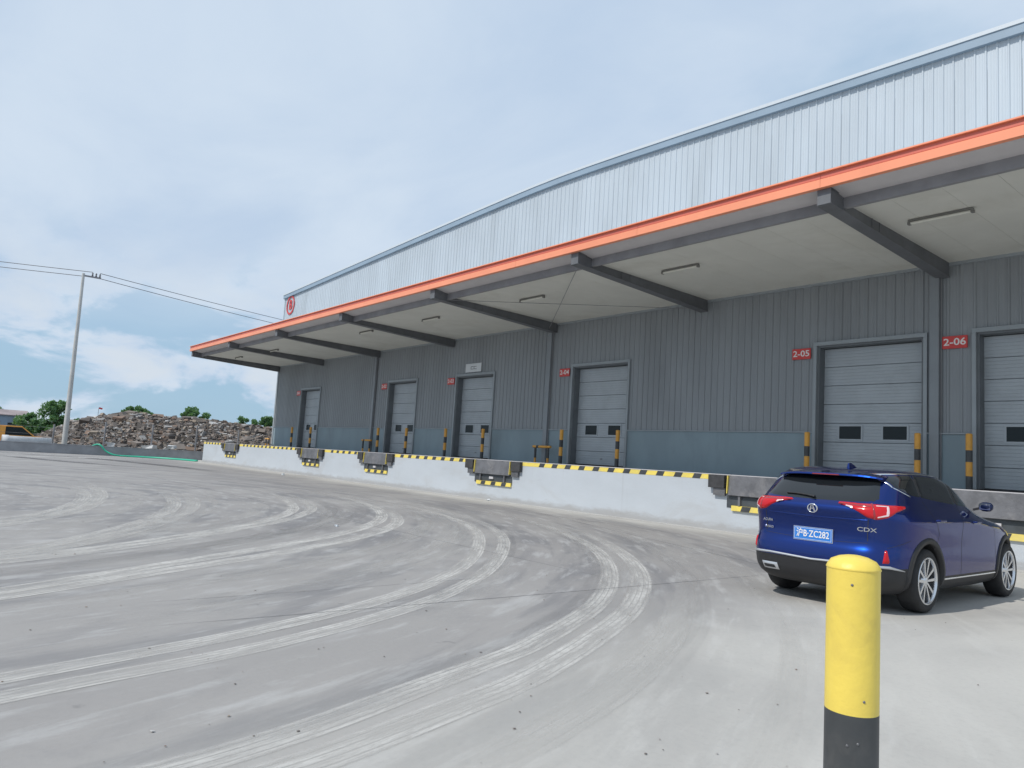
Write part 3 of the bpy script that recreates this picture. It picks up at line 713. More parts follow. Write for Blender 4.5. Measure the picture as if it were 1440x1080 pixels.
# striped guard bollards on the platform
def make_post(hgt, rad, bands, mats, dome=.03, n=20):
    """bands: heights of the colour changes from the ground up"""
    t = empty('guard_bollard')
    z = 0
    for zt, m in zip(bands, mats):
        MB().lathe([(rad, z), (rad, zt)], n, caps=False).build('band', m, t); z = zt
    MB().lathe([(rad, z), (rad * .97, z + dome * .4), (rad * .8, z + dome * .8), (rad * .4, z + dome), (0.001, z + dome * 1.02)], n).build('cap', mats[-1], t)
    MB().box(-rad * 1.7, rad * 1.7, -rad * 1.7, rad * 1.7, 0, .012).build('base_plate', MAT['black_paint'], t)
    return t
post0 = None
for i, dl in enumerate(DOORS):
    for s, x in (('left', dl - .02), ('right', dl + DWID + .04)):
        if i == 5 and s == 'right': continue
        if post0 is None:
            post0 = o = make_post(1.38, .076, [.33, .68, .97, 1.36], [MAT['black_paint'], MAT['amber'], MAT['black_paint'], MAT['amber']])
        else: o = copy_tree(post0)
        o.location = (x, DW - .48, ZP)
        tag(o, 'amber and black striped guard bollard at the %s of door %s' % (s, NUM[i]), 'bollard', 'striped bollards guarding the dock doors')

# hoop guards before the wall columns
def guard(x, w, h, label):
    t = tag(empty('column_guard', (x, DW - .42, ZP)), label, 'guard rail', 'hoop guards at the wall columns')
    for s in (-1, 1):
        MB().tube([(s * w * .36, 0, 0), (s * w * .36, 0, h * .30)], .05, 14).build('post_foot', MAT['amber'], t)
        MB().tube([(s * w * .36, 0, h * .30), (s * w * .36, 0, h - .05)], .05, 14).build('post', MAT['black_paint'], t)
    for a, c, m in ((-.5, -.30, 'amber'), (-.30, -.16, 'black_paint'), (-.16, .5, 'amber')):
        MB().tube([(a * w, 0, h), (c * w, 0, h)], .052, 14).build('rail', MAT[m], t)
guard(X0 - 2 * BAY + .2, 1.1, .67, 'low amber and black hoop guard at the column beside door 2-04')
guard(X0 - 4 * BAY + .2, 1.1, .67, 'low amber and black hoop guard at the column beside door 2-02')
guard(XL + .25, .8, .50, 'low amber and black hoop guard at the far corner of the warehouse')

# door number signs
def wall_sign(name, x0, x1, z0, z1, face, txt, size, tm, label, xs=1.0, cat='sign', group=None):
    t = tag(empty(name, ((x0 + x1) / 2, DW - .036, (z0 + z1) / 2)), label, cat, group)
    w, h = (x1 - x0) / 2, (z1 - z0) / 2
    MB().box(-w, w, -.028, 0, -h, h).build('sign_board', face, t, bevel=.004)
    if txt:
        o = link_mesh('lettering', text_mesh(txt, size, tm, .002, bold=.004, xs=xs), t, (0, -.031, 0), (R(90), 0, 0))
    return t
for i, dl in enumerate(DOORS):
    wall_sign('door_number_sign', dl - .80, dl - .20, ZD - .34, ZD - .01, MAT['red_sign'], NUM[i], .26, MAT['white_print'], 'red door number sign reading %s on the grey wall' % NUM[i], 1.15, group='door number signs')
ws = wall_sign('notice_sign', -29.55, -28.28, 5.56, 5.98, MAT['white_sign'], None, 0, None, 'small white notice board with a dark emblem above door 2-03')
MB().box(-.20, .02, -.032, -.029, .045, .065).box(-.20, .02, -.032, -.029, -.075, -.055).box(-.20, -.175, -.032, -.029, -.056, .046).box(.05, .27, -.032, -.029, .045, .065).box(.05, .27, -.032, -.029, -.075, -.055).box(.05, .075, -.032, -.029, -.056, .046).build('emblem', MAT['black_print'], ws)
# round red emblem on the parapet
em = tag(empty('round_emblem', (-52.72, DW - .04, 11.88)), 'round red ring emblem with a letter high on the parapet corner', 'emblem')
ring = MB(); N = 40; vs = []; fs = []
for k in range(N):
    a = 2 * math.pi * k / N
    for r_ in (.72, .59):
        for y_ in (-.03, 0): vs.append((r_ * math.cos(a), y_, r_ * math.sin(a)))
for k in range(N):
    i, j = 4 * k, 4 * ((k + 1) % N); fs += [(i, j, j + 2, i + 2), (i + 1, i + 3, j + 3, j + 1), (i, i + 1, j + 1, j), (i + 2, j + 2, j + 3, i + 3)]
ring.add(vs, fs).build('ring', MAT['red_sign'], em)
link_mesh('letter', text_mesh('B', 1.0, MAT['red_sign'], .012, bold=.02), em, (.0, -.014, 0), (R(90), 0, 0))

# ------------------------------------------------------------------ yard edge and what lies beyond it
XK = -57.8
kerb = tag(empty('boundary_wall', (XK, 0, 0)), 'low grey rendered wall along the far edge of the yard', 'wall')
MB().box(-.22, 0, -45, 60, -.05, .60).build('wall_body', MAT['kerb_grey'], kerb)
MB().box(-.25, .03, -45, 60, .601, .645).build('wall_cap', MAT['kerb_grey'], kerb)

# green hose over the wall and along the ground to the dock end
def hose(pts, r, label):
    tag(MB().tube(catmull(pts, 8), r, 10).build('hose', MAT['hose']), label, 'hose', 'green hoses')
hose([(-58.3, 9.6, .45), (-57.95, 10.0, .72), (-57.65, 10.25, .68), (-57.5, 10.6, .3), (-57.2, 11.2, .07), (-57.0, 12.6, .06), (-56.3, 14.0, .06), (-54.8, 15.0, .06), (-53.0, 15.4, .06)], .055, 'green hose looped over the low wall and running to the dock corner')
hose([(-56.6, 11.3, .05), (-56.3, 12.6, .05), (-55.4, 13.8, .05), (-54.0, 14.7, .05), (-52.6, 15.2, .05)], .045, 'green hose lying on the ground in front of the other')

# pole with wires
pole = tag(empty('power_pole', (-59.6, 8.33, 0)), 'tall leaning pale concrete pole carrying wires behind the low wall', 'pole')
PT = Vector((.0, -.12, 12.75))
MB().tube([(0, 0, -.1), PT * .5, PT], [.18, .135, .09], 16).build('shaft', MAT['pole'], pole)
MB().box(-.06, .06, -.05, 1.0, 12.55, 12.65).build('crossarm', MAT['steel'], pole)
for yy in (.45, .68, .92): MB().lathe([(.04, 12.65), (.07, 12.70), (.035, 12.77), (.065, 12.83), (.02, 12.92)], 10, c=(0, yy, 0)).build('insulator', MAT['lip'], pole)
def wire(a, c, sag, label):
    pts = [(a[0] + (c[0] - a[0]) * t, a[1] + (c[1] - a[1]) * t, a[2] + (c[2] - a[2]) * t - sag * 4 * t * (1 - t)) for t in [i / 16 for i in range(17)]]
    tag(MB().tube(pts, .022, 5).build('power_line', MAT['wire']), label, 'wire', 'power lines at the pole')
wire((-59.6, 8.78, 12.95), (-104, -40, 18.6), .4, 'upper wire running left from the pole head')
wire((-59.6, 8.3, 12.55), (-104, -40.4, 18.0), .4, 'lower wire running left from the pole head')
wire((-59.6, 9.25, 12.95), (-80, 48, 14.7), .25, 'upper wire running from the pole towards the warehouse')
wire((-59.6, 9.0, 12.6), (-80, 47.7, 14.1), .3, 'lower wire running from the pole towards the warehouse')

# wire fence before the rubble
fen = tag(empty('wire_fence', (-61.5, 0, 0)), 'thin dark post and wire fence in front of the rubble heap', 'fence')
FY = [4.6, 7.85, 11.1, 14.35, 17.6, 20.9, 24.2, 27.5]
for y, h in zip(FY, (1.9, 1.95, 2.4, 2.45, 2.6, 2.5, 2.5, 2.5)): MB().tube([(0, y, 0), (0, y, h)], .06, 8).build('post', MAT['steel'], fen)
for z in (.7, 1.2, 1.7): MB().tube([(0, FY[0], z), (0, FY[-1], z)], .007, 4).build('strand', MAT['steel'], fen)

# rubble heap
def heap_h(x, y):
    prof = [(6.6, 0), (8, .8), (9.2, 1.5), (11, 2.4), (13, 3.0), (15.5, 3.4), (18, 3.3), (21.4, 3.3), (24, 3.15), (27.2, 3.05), (31, 2.7), (36, 1.6), (42, 0)]
    h = 0
    for (a, ha), (c, hc) in zip(prof, prof[1:]):
        if a <= y <= c: h = ha + (hc - ha) * (y - a) / (c - a)
    t = (x + 62.6) / -9.0
    if t < 0: return 0
    fx = min(1, t) ** .72 if t < 1 else max(0, 1 - ((t - 1) / 1.4) ** 2)
    return h * fx
b = MB(); nx, ny = 34, 60; rr = random.Random(5); vs = []; fs = []
for j in range(ny + 1):
    for i in range(nx + 1):
        x = -62.6 - 22 * i / nx; y = 6.4 + 36 * j / ny; vs.append((x, y, heap_h(x, y) - .12 + rr.uniform(-.1, .1)))
fs = [(j * (nx + 1) + i, j * (nx + 1) + i + 1, (j + 1) * (nx + 1) + i + 1, (j + 1) * (nx + 1) + i) for j in range(ny) for i in range(nx)]
hb = MB().add(vs, fs).build('rubble_mound', material('rubble_fines', (0.15, 0.14, 0.135), 0.95, 0, .35, 3.0))
b = MB()
for k in range(17000):
    x = -62.4 - 13 * rr.random() ** 1.1; y = 6.4 + 34 * rr.random()
    h = heap_h(x, y)
    if h <= 0.02: continue
    chunk(b, (x, y, h + rr.uniform(-.05, .12)), (.11 + .34 * rr.random() ** 2.6) if rr.random() > .025 else rr.uniform(.5, 1.0), rr)
hp = b.build('rubble_pieces', MAT['rubble']); hp['kind'] = 'stuff'
heap = tag(empty('rubble_heap', (-70, 18, 0)), 'long heap of grey and brown demolition rubble beyond the low wall', 'rubble', kind='stuff')
for o in (hb, hp): o.parent = heap; o.location = (70, -18, 0)
for i, (x, y, z, s, lab) in enumerate(((-61.4, 11.6, .75, .9, 'pale flat concrete slab at the foot of the heap beside the hose'), (-61.4, 14.2, .72, 1.1, 'pale slab fragment lying low in the middle of the rubble edge'), (-61.4, 15.8, .80, .9, 'whitish broken slab tilted against the heap near the dock'), (-61.4, 19.0, .72, 1.0, 'pale broken slab just left of the white dock end'))):
    b = MB(); r_ = random.Random(40 + i); chunk(b, (0, 0, 0), s, r_, .5)
    b.box(-.04, .04, -.04, .04, -z, -.05)
    tag(b.build('concrete_slab', MAT['pipe'], loc=(x, y, z)), lab, 'slab', 'loose slabs at the heap')

# concrete pipe and orange vehicle at the left edge
pp = tag(empty('concrete_pipe', (-59.5, 6.15, 0)), 'short pale concrete drain pipe lying behind the low wall', 'pipe')
MB().lathe([(.36, -1.45), (.44, -1.45), (.44, -1.1), (.40, -1.05), (.40, 1.35), (.30, 1.35), (.30, -1.3), (.36, -1.45)], 28, 'y', (0, 0, .58), caps=False).build('barrel', MAT['pipe'], pp)
MB().box(-.35, .35, -1.0, -.7, 0, .20).build('bearer', MAT['terrain'], pp); MB().box(-.35, .35, .7, 1.0, 0, .20).build('bearer', MAT['terrain'], pp)

def site_truck():
    t = tag(empty('site_truck', (-66, 4.65, 0)), 'orange crew-cab truck parked behind the concrete pipe at the left edge', 'truck')
    t.scale = (.88, .88, .88); w = .88
    MB().prism([(-3.6, .45), (4.05, .45), (4.1, .75), (4.0, 1.02), (2.85, 1.12), (-1.2, 1.12), (-1.25, .95), (-3.6, .95)], 'x', -w, w).build('body', MAT['truck_orange'], t, bevel=.04)
    roof = MB().prism([(-1.15, 1.80), (2.0, 1.80), (1.9, 1.90), (-1.05, 1.90)], 'x', -w + .08, w - .08).build('roof', MAT['truck_orange'], t, bevel=.03)
    for s in (-1, 1):
        xa, xb = s * (w - .10), s * (w - .03); xa, xb = min(xa, xb), max(xa, xb)
        for (y0, y1, y2, y3) in ((-1.15, -1.0, -1.0, -1.15), (.35, .75, .75, .35), (2.75, 2.88, 2.0, 1.88)):
            MB().hexa([(xa, y0, 1.10), (xb, y0, 1.10), (xb, y1, 1.10), (xa, y1, 1.10), (xa, y3, 1.82), (xb, y3, 1.82), (xb, y2, 1.82), (xa, y2, 1.82)]).build('pillar', MAT['truck_orange'], t)
        MB().prism([(-1.0, 1.11), (.35, 1.11), (.35, 1.80), (-1.0, 1.80)], 'x', s * (w - .07) - .005, s * (w - .07) + .005).build('side_window', MAT['glass_dark'], t)
        MB().prism([(.75, 1.11), (2.76, 1.11), (1.9, 1.80), (.75, 1.80)], 'x', s * (w - .07) - .005, s * (w - .07) + .005).build('side_window', MAT['glass_dark'], t)
        for y in (-2.3, 3.0):
            wh_ = MB().lathe([(.02, s * .62), (.30, s * .62), (.42, s * .66), (.42, s * .86), (.36, s * .90), (.24, s * .90), (.22, s * .86), (.02, s * .86)], 24, 'x', (0, y, .42)).build('wheel', MAT['tyre'], t)
        MB().box(s * .5 - .18, s * .5 + .18, 4.03, 4.12, .78, .94).build('headlight', MAT['lamp_clear'], t)
    MB().hexa([(-.74, 2.84, 1.12), (.74, 2.84, 1.12), (.74, 2.87, 1.12), (-.74, 2.87, 1.12), (-.74, 1.97, 1.80), (.74, 1.97, 1.80), (.74, 2.0, 1.80), (-.74, 2.0, 1.80)]).build('windscreen', MAT['glass_dark'], t)
    MB().box(-w, w, -3.62, -3.56, .95, 1.35).box(-w, -w + .05, -3.55, -1.3, .95, 1.35).box(w - .05, w, -3.55, -1.3, .95, 1.35).build('load_bed', MAT['truck_orange'], t)
site_truck()

# trees
def leaf_cloud(mb, c, rad, n, size, rr):
    for _ in range(n):
        u = Vector((rr.gauss(0, 1), rr.gauss(0, 1), rr.gauss(0, 1))).normalized() * rr.random() ** .45
        p = Vector((c[0] + u.x * rad[0], c[1] + u.y * rad[1], c[2] + u.z * rad[2]))
        a = Vector((rr.gauss(0, 1), rr.gauss(0, 1), rr.gauss(0, 1))).normalized(); bb = a.cross(Vector((rr.gauss(0, 1), rr.gauss(0, 1), rr.gauss(0, 1)))).normalized()
        s = size * rr.uniform(.6, 1.3)
        mb.add([p - a * s, p - bb * s * .5, p + a * s, p + bb * s * .5], [(0, 1, 2, 3)])

def tree(name, loc, h, spread, label, cat='tree', seed=1, mat='leaf', leaves=2600, size=.16, low=.25, clumps=26):
    rr = random.Random(seed); t = tag(empty(name, loc), label, cat, 'trees and bushes beyond the heap')
    tr = MB(); tr.tube([(0, 0, 0), (.08 * h * rr.uniform(-.3, .3), 0, h * .35), (rr.uniform(-.1, .1) * h * .3, rr.uniform(-.1, .1) * h * .3, h * .75)], [h * .03 + .03, h * .022 + .02, .03], 8)
    cr = MB()
    for k in range(clumps):
        a = rr.uniform(0, 6.28); q = rr.random(); z = h * (low + (1 - low) * rr.random() ** .8)
        prof = math.sin(math.pi * min(1, max(.08, (z / h - low) / (1 - low) * .80 + .14))) ** .5
        r_ = spread * prof * math.sqrt(q)
        c = (r_ * math.cos(a), r_ * math.sin(a), z * .94)
        cr_ = spread * rr.uniform(.18, .36)
        tr.tube([(0, 0, h * .25 + .3 * z * .3), (c[0] * .5, c[1] * .5, (h * .3 + z) / 2), c], [.035, .025, .01], 5)
        leaf_cloud(cr, c, (cr_, cr_, cr_ * .75), leaves // clumps, size, rr)
    tr.build('trunk', MAT['bark'], t); cr.build('crown', MAT[mat], t); return t
tree('bush', (-85, 10.9, 0), 4.5, 1.7, 'tall bright green bush left of the rubble behind the pole', 'bush', 1, leaves=4200, low=.08, clumps=34)
tree('bush', (-86, 8.6, 0), 3.1, 1.5, 'lower green bush behind the orange truck', 'bush', 2, leaves=3200, low=.05, clumps=26)
tree('bush', (-84, 12.9, 0), 2.9, 1.2, 'small green bush showing just right of the pole', 'bush', 12, leaves=2400, low=.05, clumps=20)
tree('tree', (-95, 20.1, 0), 5.1, 1.75, 'round green tree top left of centre above the rubble crest', 'tree', 3, leaves=5000, low=.5)
tree('tree', (-95, 26.8, 0), 5.6, 1.6, 'compact green tree top above the middle of the rubble crest', 'tree', 4, leaves=5000, low=.5)
tree('tree', (-90, 31.4, 0), 4.7, 1.5, 'loose green tree left of the warehouse corner', 'tree', 5, leaves=2600, clumps=18, low=.4)
tree('tree', (-88, 33.4, 0), 5.2, 1.6, 'bright green tree touching the warehouse corner', 'tree', 6, leaves=5000, low=.35)
rr = random.Random(9); far = MB()
for k in range(150):
    a = R(rr.uniform(96, 192)); d_ = rr.uniform(190, 330); c = (d_ * math.cos(a), d_ * math.sin(a))
    h = rr.uniform(3.5, 7.0); leaf_cloud(far, (c[0], c[1], h * .5), (rr.uniform(3, 7), rr.uniform(3, 7), h * .5), 130, .75, rr)
tag(far.build('far_wood', MAT['leaf_far']), 'distant band of trees along the horizon', 'trees', kind='stuff')
sh = tag(empty('far_shed', (-160, 9.5, 0)), 'distant low blue-grey shed with rusty roof at the left horizon', 'shed')
MB().box(-8, 0, -14, 6.5, 0, 4.0).build('wall', MAT['shed'], sh)
MB().prism([(-8.4, 4.0), (-4, 5.0), (.4, 4.0), (.4, 3.9), (-8.4, 3.9)], 'y', -14.4, 6.9).build('roof', MAT['shed_roof'], sh)
for k in range(7): MB().box(.0, .05, -12.5 + k * 2.7, -11.2 + k * 2.7, 1.4, 2.6).build('window', MAT['glass_dark'], sh)
fl = tag(empty('flag_pole', (-110, 18.8, 0)), 'thin pole with a tiny red flag above the rubble', 'flag')
MB().tube([(0, 0, 0), (0, 0, 5.0)], .03, 6).build('pole', MAT['steel'], fl)
MB().add([(0, .02 + i * .07, 4.78 + .03 * math.sin(i)) for i in range(7)] + [(.02, .02 + i * .07, 5.0 + .03 * math.sin(i)) for i in range(7)], [(i, i + 1, i + 8, i + 7) for i in range(6)]).build('cloth', MAT['flag_red'], fl)

# ------------------------------------------------------------------ foreground bollard
fb = tag(empty('bollard', (-1.217, 2.488, 0)), 'large yellow and black steel bollard in the foreground by the car', 'bollard')
rad = .0825; zt = 1.107
MB().lathe([(rad, .30), (rad, .652)], 48, caps=False).build('black_band', MAT['black_paint'], fb)
MB().lathe([(rad, .652), (rad, zt)], 48, caps=False).build('yellow_band', MAT['yellow'], fb)
MB().lathe([(rad, 0), (rad, .30)], 48, caps=False).build('yellow_band', MAT['yellow'], fb)
MB().lathe([(rad + .001, zt - .003), (rad + .0025, zt), (rad + .001, zt + .004), (rad * .97, zt + .012), (rad * .84, zt + .026), (rad * .55, zt + .037), (rad * .25, zt + .042), (.001, zt + .043)], 48).build('cap', MAT['yellow'], fb)
MB().lathe([(rad * 1.6, 0), (rad * 1.6, .012), (rad, .012)], 32).build('base_plate', MAT['black_paint'], fb)
for a, z in ((-66, 1.06), (-38, .70), (-72, .56), (-50, .57)):
    a = R(a); MB().lathe([(.0045, 0), (.0035, .002), (.001, .0025)], 10, 'x', (0, 0, 0)).build('scuff_mark', MAT['lip'], fb, (rad * math.cos(a), rad * math.sin(a), z), (0, 0, a))
# ------------------------------------------------------------------ the parked car (x right, y forward, origin under the rear axle)
car = tag(empty('parked_car', (-4.425, 8.91, 0), R(0.7)), 'dark blue SUV parked with its tail to the camera, facing the dock', 'car')
WB = 2.63; TR_ = .353; ZK = .962
BODY = [  # z, rear y, front y, half width, corner power
 (.20, -.62, 3.30, .74, 4.5), (.235, -.74, 3.42, .81, 4.8), (.30, -.82, 3.52, .865, 5.0), (.36, -.86, 3.57, .885, 5.0), (.40, -.872, 3.59, .893, 5.0), (.46, -.88, 3.60, .898, 5.0), (.52, -.888, 3.61, .900, 5.0),
 (.58, -.89, 3.61, .900, 5.0), (.66, -.878, 3.60, .900, 5.0), (.71, -.858, 3.58, .900, 5.0), (.745, -.838, 3.56, .901, 5.0), (.80, -.830, 3.53, .904, 5.0), (.88, -.828, 3.44, .910, 4.9), (.95, -.832, 3.25, .916, 4.8),
 (1.01, -.842, 2.95, .920, 4.6), (1.05, -.852, 2.68, .917, 4.4), (1.09, -.862, 2.50, .905, 4.2), (1.125, -.866, 2.40, .892, 4.0), (1.155, -.858, 2.32, .880, 4.0), (1.18, -.838, 2.26, .868, 4.0), (1.205, -.806, 2.20, .855, 4.0), (1.235, -.772, 2.13, .842, 4.0),
 (1.30, -.706, 1.98, .817, 4.2), (1.37, -.628, 1.82, .790, 4.4), (1.44, -.545, 1.66, .768, 4.5), (1.495, -.475, 1.51, .747, 4.5), (1.535, -.415, 1.38, .728, 4.5), (1.565, -.36, 1.26, .707, 4.4), (1.588, -.29, 1.14, .678, 4.2), (1.606, -.20, 1.02, .632, 4.0), (1.620, -.09, .90, .565, 3.6), (1.632, .06, .77, .455, 3.2), (1.640, .22, .62, .25, 2.8)]
def sq(z, n): return n + 1.7 if z < 1.2 else n + 1.6
BODY = [(z * ZK, yr, yf - .10, w * 1.005, sq(z, n)) for z, yr, yf, w, n in BODY]
def body_shell():
    nA = 120; rings = []
    for z, yr, yf, w, n in BODY:
        L = (yf - yr) / 2; ym = (yf + yr) / 2
        raw = []
        for k in range(721):
            a = 2 * math.pi * k / 720 - math.pi / 2; ca, sa = math.cos(a), math.sin(a)
            pn = n if sa < 0 else max(2.8, n - 2.8)
            raw.append((w * math.copysign(abs(ca) ** (2 / pn), ca), ym + L * math.copysign(abs(sa) ** (2 / pn), sa)))
        # resample by arc length
        cum = [0]
        for i in range(720): cum.append(cum[-1] + math.dist(raw[i], raw[i + 1]))
        out = []; j = 0
        for k in range(nA):
            s = cum[-1] * k / nA
            while cum[j + 1] < s: j += 1
            f = (s - cum[j]) / max(1e-9, cum[j + 1] - cum[j]); out.append((raw[j][0] + (raw[j + 1][0] - raw[j][0]) * f, raw[j][1] + (raw[j + 1][1] - raw[j][1]) * f))
        rings.append([(x, y, z) for x, y in out])
    vs = [p for r in rings for p in r]; fs = []
    for i in range(len(rings) - 1):
        for k in range(nA): fs.append((i * nA + k, i * nA + (k + 1) % nA, (i + 1) * nA + (k + 1) % nA, (i + 1) * nA + k))
    fs.append(tuple(range(nA))[::-1]); fs.append(tuple(range((len(rings) - 1) * nA, len(rings) * nA)))
    me = bpy.data.meshes.new('shell'); me.from_pydata(vs, [], fs); me.update()
    return me
shell = body_shell()
bmr = bmesh.new(); bmr.from_mesh(shell); bmesh.ops.recalc_face_normals(bmr, faces=bmr.faces); bmr.to_mesh(shell)
TREE = BVHTree.FromBMesh(bmr)
# wheel arches cut out
tmp = bpy.data.objects.new('tmp_shell', shell); COL.objects.link(tmp); cutters = []
for yy in (0, WB):
    for s in (-1, 1):
        c = MB().lathe([(.405, s * .56), (.405, s * 1.3)], 48, 'x', (0, yy, TR_ + .01)).build('tmp_cutter', None); cutters.append(c)
        m = tmp.modifiers.new('cut', 'BOOLEAN'); m.operation = 'DIFFERENCE'; m.solver = 'EXACT'; m.object = c
dg = bpy.context.evaluated_depsgraph_get(); dg.update()
cutme = bpy.data.meshes.new_from_object(tmp.evaluated_get(dg))
for o in [tmp] + cutters: bpy.data.objects.remove(o)
def split(me, test, name, mat):
    bm = bmesh.new(); bm.from_mesh(me)
    bmesh.ops.delete(bm, geom=[f for f in bm.faces if not test(f.calc_center_median(), f.normal)], context='FACES')
    out = bpy.data.meshes.new(name); bm.to_mesh(out); bm.free(); out.materials.clear(); out.materials.append(mat)
    out.polygons.foreach_set('use_smooth', [True] * len(out.polygons)); return out
def in_arch(c): return any(math.hypot(c.y - yy, c.z - TR_ - .01) < .406 and abs(c.x) < .9 and c.z < .9 for yy in (0, WB)) and abs(c.x) > .5
def low(c, n): return c.z < .40 * ZK or (c.y < -.42 and c.z < .52 * ZK) or (c.y > 3.1 and c.z < .46 * ZK)
link_mesh('body_shell', split(cutme, lambda c, n: not in_arch(c) and not low(c, n), 'body_shell', MAT['paint']), car)
link_mesh('lower_cladding', split(cutme, lambda c, n: not in_arch(c) and low(c, n), 'lower_cladding', MAT['cladding']), car)
link_mesh('wheel_housing', split(cutme, lambda c, n: in_arch(c), 'wheel_housing', MAT['cladding']), car)

def hit(mode, u, v, s=1):
    """a point of the body: mode side (u=y,v=z), rear (u=x,v=z), wrap (u=azimuth from the tail in degrees, v=z)"""
    v *= ZK
    if mode == 'side': o, d = Vector((s * 3, u, v)), Vector((-s, 0, 0))
    elif mode == 'rear': o, d = Vector((u * s, -4, v)), Vector((0, 1, 0))
    else:
        a = R(u) * s; d = Vector((-math.sin(a), math.cos(a), 0)); o = Vector((0, 0, v)) - d * 4
    p, n, _, _ = TREE.ray_cast(o, d)
    if p is None: p = o + d * 3.1; n = -d
    if n.dot(d) > 0: n = -n
    return p, n
def resample(pl, n):
    cum = [0]
    for i in range(len(pl) - 1): cum.append(cum[-1] + abs(pl[i + 1][0] - pl[i][0]) + 1e-6)
    out = []
    for k in range(n + 1):
        s = cum[-1] * k / n; j = 0
        while j < len(pl) - 2 and cum[j + 1] < s: j += 1
        f = (s - cum[j]) / (cum[j + 1] - cum[j]); out.append((pl[j][0] + (pl[j + 1][0] - pl[j][0]) * f, pl[j][1] + (pl[j + 1][1] - pl[j][1]) * f))
    return out
def patch(name, mode, lo, hi, off, mat, parent=None, s=1, nu=24, nv=6, depth=.012):
    """a skin patch laid on the body between two outlines, raised by off, with turned-in edges"""
    a, c = resample(lo, nu), resample(hi, nu); vs = []; fs = []
    for j in range(nv + 1):
        for i in range(nu + 1):
            t = j / nv; p, n = hit(mode, a[i][0] + (c[i][0] - a[i][0]) * t, a[i][1] + (c[i][1] - a[i][1]) * t, s)
            edge = i in (0, nu) or j in (0, nv)
            vs.append(p + n * (off - (depth if edge else 0)))
    fs = [(j * (nu + 1) + i, j * (nu + 1) + i + 1, (j + 1) * (nu + 1) + i + 1, (j + 1) * (nu + 1) + i) for j in range(nv) for i in range(nu)]
    b = MB(); b.add(vs, fs, True); return b.build(name, mat, parent or car)

